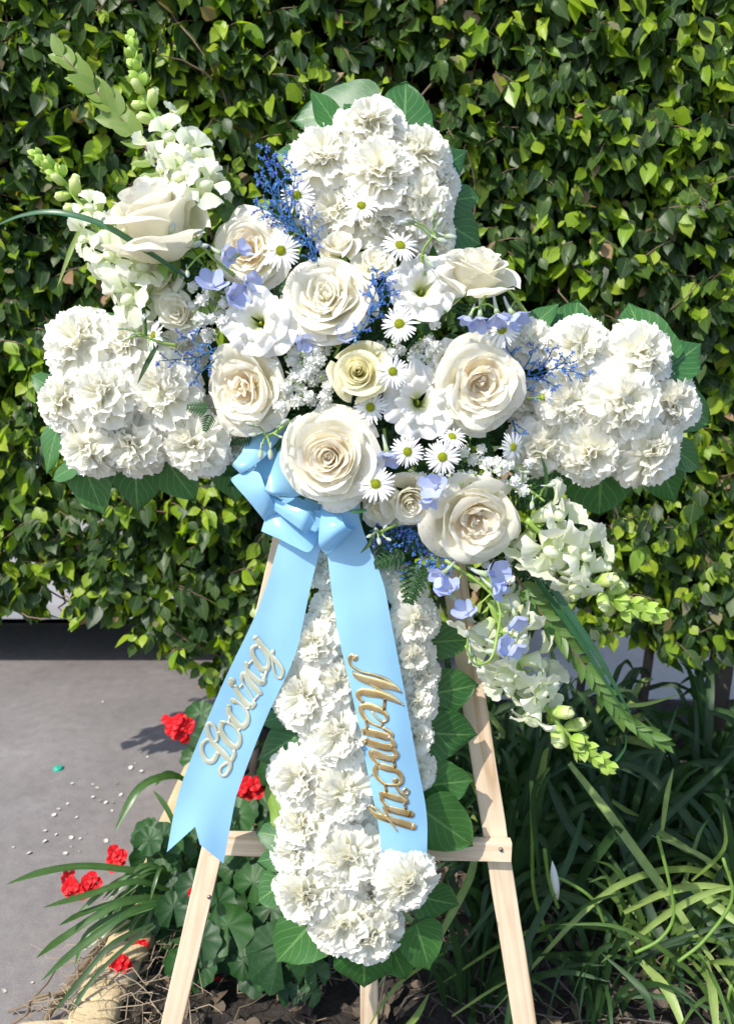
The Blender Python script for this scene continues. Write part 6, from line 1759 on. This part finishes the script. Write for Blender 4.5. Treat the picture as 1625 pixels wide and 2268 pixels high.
rowsf = []; blunt = set()
LC = lambda x, y: (347.6 + x * .2057, 1370.4 + y * .2057)
MC = lambda x, y: (735.35 + x * .2005, 1417.2 + y * .2005)
ll = lambda x, y: llift(x, y)
rl = lambda x, y: rlift(x, y)
Lv = [
 [[(650, 1450, 40), (600, 1530, 46), (530, 1525, 42), (482, 1430, 36), (490, 1350, 32), (550, 1300, 26), (600, 1330, 22), (648, 1310, 22), (652, 1240, 22), (620, 1165, 24), (572, 1125, 32), (540, 1160, 34), (560, 1250, 40), (610, 1340, 48), (680, 1410, 54), (745, 1480, 54), (785, 1550, 42), (780, 1620, 32), (735, 1685, 26), (685, 1675, 24), (680, 1610, 24), (735, 1560, 28), (795, 1530, 32), (830, 1470, 32), (830, 1420, 26)]],
 [[(700, 1115, 42), (685, 1190, 44), (735, 1290, 54), (815, 1370, 58), (875, 1360, 42), (895, 1275, 28), (850, 1180, 24), (770, 1120, 24), (715, 1110, 30)], [(640, 1240, 12), (690, 1205, 12)], [(770, 1120, 12), (785, 1040, 12)]],
 [[(775, 940, 36), (775, 1010, 46), (835, 1095, 56), (905, 1160, 56), (960, 1130, 44), (982, 1060, 30), (950, 970, 24), (885, 905, 24), (820, 880, 50)], [(865, 1215, 12), (905, 1175, 12)]],
 [[(850, 730, 30), (870, 790, 44), (940, 880, 48), (1005, 940, 54), (1045, 915, 40)], [(805, 665, 58), (800, 700, 48), (822, 725, 20)], [(950, 975, 14), (1000, 960, 14)]],
 [[(1045, 880, 14), (985, 780, 14), (925, 690, 18), (912, 625, 30), (940, 590, 42), (1000, 680, 48), (1075, 765, 50), (1110, 800, 36)], [(965, 485, 46), (965, 530, 30), (985, 570, 40), (1060, 640, 50), (1125, 690, 50), (1155, 650, 32), (1130, 600, 22)], [(890, 740, 12), (925, 700, 12)], [(1025, 905, 12), (1105, 805, 12)]],
 [[(1080, 285, 28), (1030, 310, 32), (1025, 370, 40), (1060, 450, 48), (1120, 530, 52), (1180, 540, 44), (1205, 470, 30), (1165, 370, 26), (1105, 300, 24)], [(1065, 205, 50), (1130, 290, 46), (1220, 385, 42), (1305, 480, 38), (1350, 560, 32), (1335, 635, 22), (1285, 620, 20), (1255, 540, 18), (1240, 440, 18), (1245, 345, 30)], [(975, 495, 12), (1050, 430, 12)], [(1150, 650, 20), (1180, 560, 20)]],
]
for st in Lv: letter('letter', st, LC, ll, .2057, M_PEARL, tl)
Mm = [
 [[(245, 195, 60), (215, 165, 22), (188, 205, 22), (215, 285, 22), (320, 350, 22), (490, 392, 22), (630, 455, 28), (752, 570, 8)],
  [(228, 345, 8), (270, 395, 50), (390, 445, 72), (550, 485, 76), (680, 520, 60), (762, 578, 6)], [(400, 480, 14), (550, 560, 20), (660, 612, 22), (782, 714, 8)],
  [(782, 714, 6), (660, 645, 50), (540, 600, 66), (400, 580, 70), (310, 572, 54), (290, 620, 42), (340, 690, 26)]],
 [[(560, 968, 24), (460, 930, 22), (380, 880, 36), (325, 800, 44), (325, 735, 44), (420, 735, 62), (520, 768, 56), (590, 820, 36), (605, 880, 24), (560, 905, 18), (490, 860, 18), (440, 790, 18)], [(580, 655, 24), (568, 780, 24)]],
 [[(352, 1008, 62), (500, 1040, 66), (610, 1070, 66), (650, 1050, 46), (620, 1005, 34), (560, 970, 26)], [(376, 1120, 62), (500, 1162, 62), (620, 1190, 66), (680, 1170, 46), (660, 1110, 34), (620, 1070, 30)],
  [(660, 1185, 30), (710, 1270, 46), (650, 1310, 60), (560, 1290, 66), (460, 1250, 60), (430, 1250, 52), (450, 1310, 34), (520, 1375, 24)], [(375, 880, 24), (388, 1000, 24)], [(560, 905, 18), (545, 965, 18)]],
 [[(500, 1385, 40), (470, 1440, 44), (500, 1520, 34), (580, 1590, 26), (680, 1600, 26), (750, 1590, 36), (768, 1520, 36), (710, 1445, 48), (610, 1415, 62), (520, 1390, 52)], [(700, 1555, 56), (720, 1580, 30)], [(678, 1325, 24), (695, 1430, 22)]],
 [[(700, 1605, 22), (745, 1680, 22), (800, 1720, 24), (830, 1790, 26)], [(815, 1640, 14), (845, 1665, 14), (830, 1705, 14), (795, 1700, 14), (790, 1660, 14), (815, 1640, 14)], [(545, 1700, 46), (640, 1725, 60), (740, 1755, 58), (825, 1795, 30)], [(540, 1700, 30), (555, 1780, 30), (625, 1850, 22)], [(582, 1590, 20), (600, 1690, 20)]],
 [[(585, 1855, 46), (700, 1885, 64), (868, 1925, 62)], [(580, 1865, 32), (610, 1925, 28), (655, 1960, 20)], [(892, 2062, 62), (760, 2022, 66), (640, 1985, 62), (530, 1955, 48), (460, 1915, 30), (410, 1855, 20), (435, 1838, 18), (515, 1885, 18), (585, 1960, 20), (655, 2025, 18), (715, 2112, 8)], [(798, 1800, 20), (815, 1890, 20)]],
]
for st in Mm: letter('letter', st, MC, rl, .2005, M_GOLD, tr)
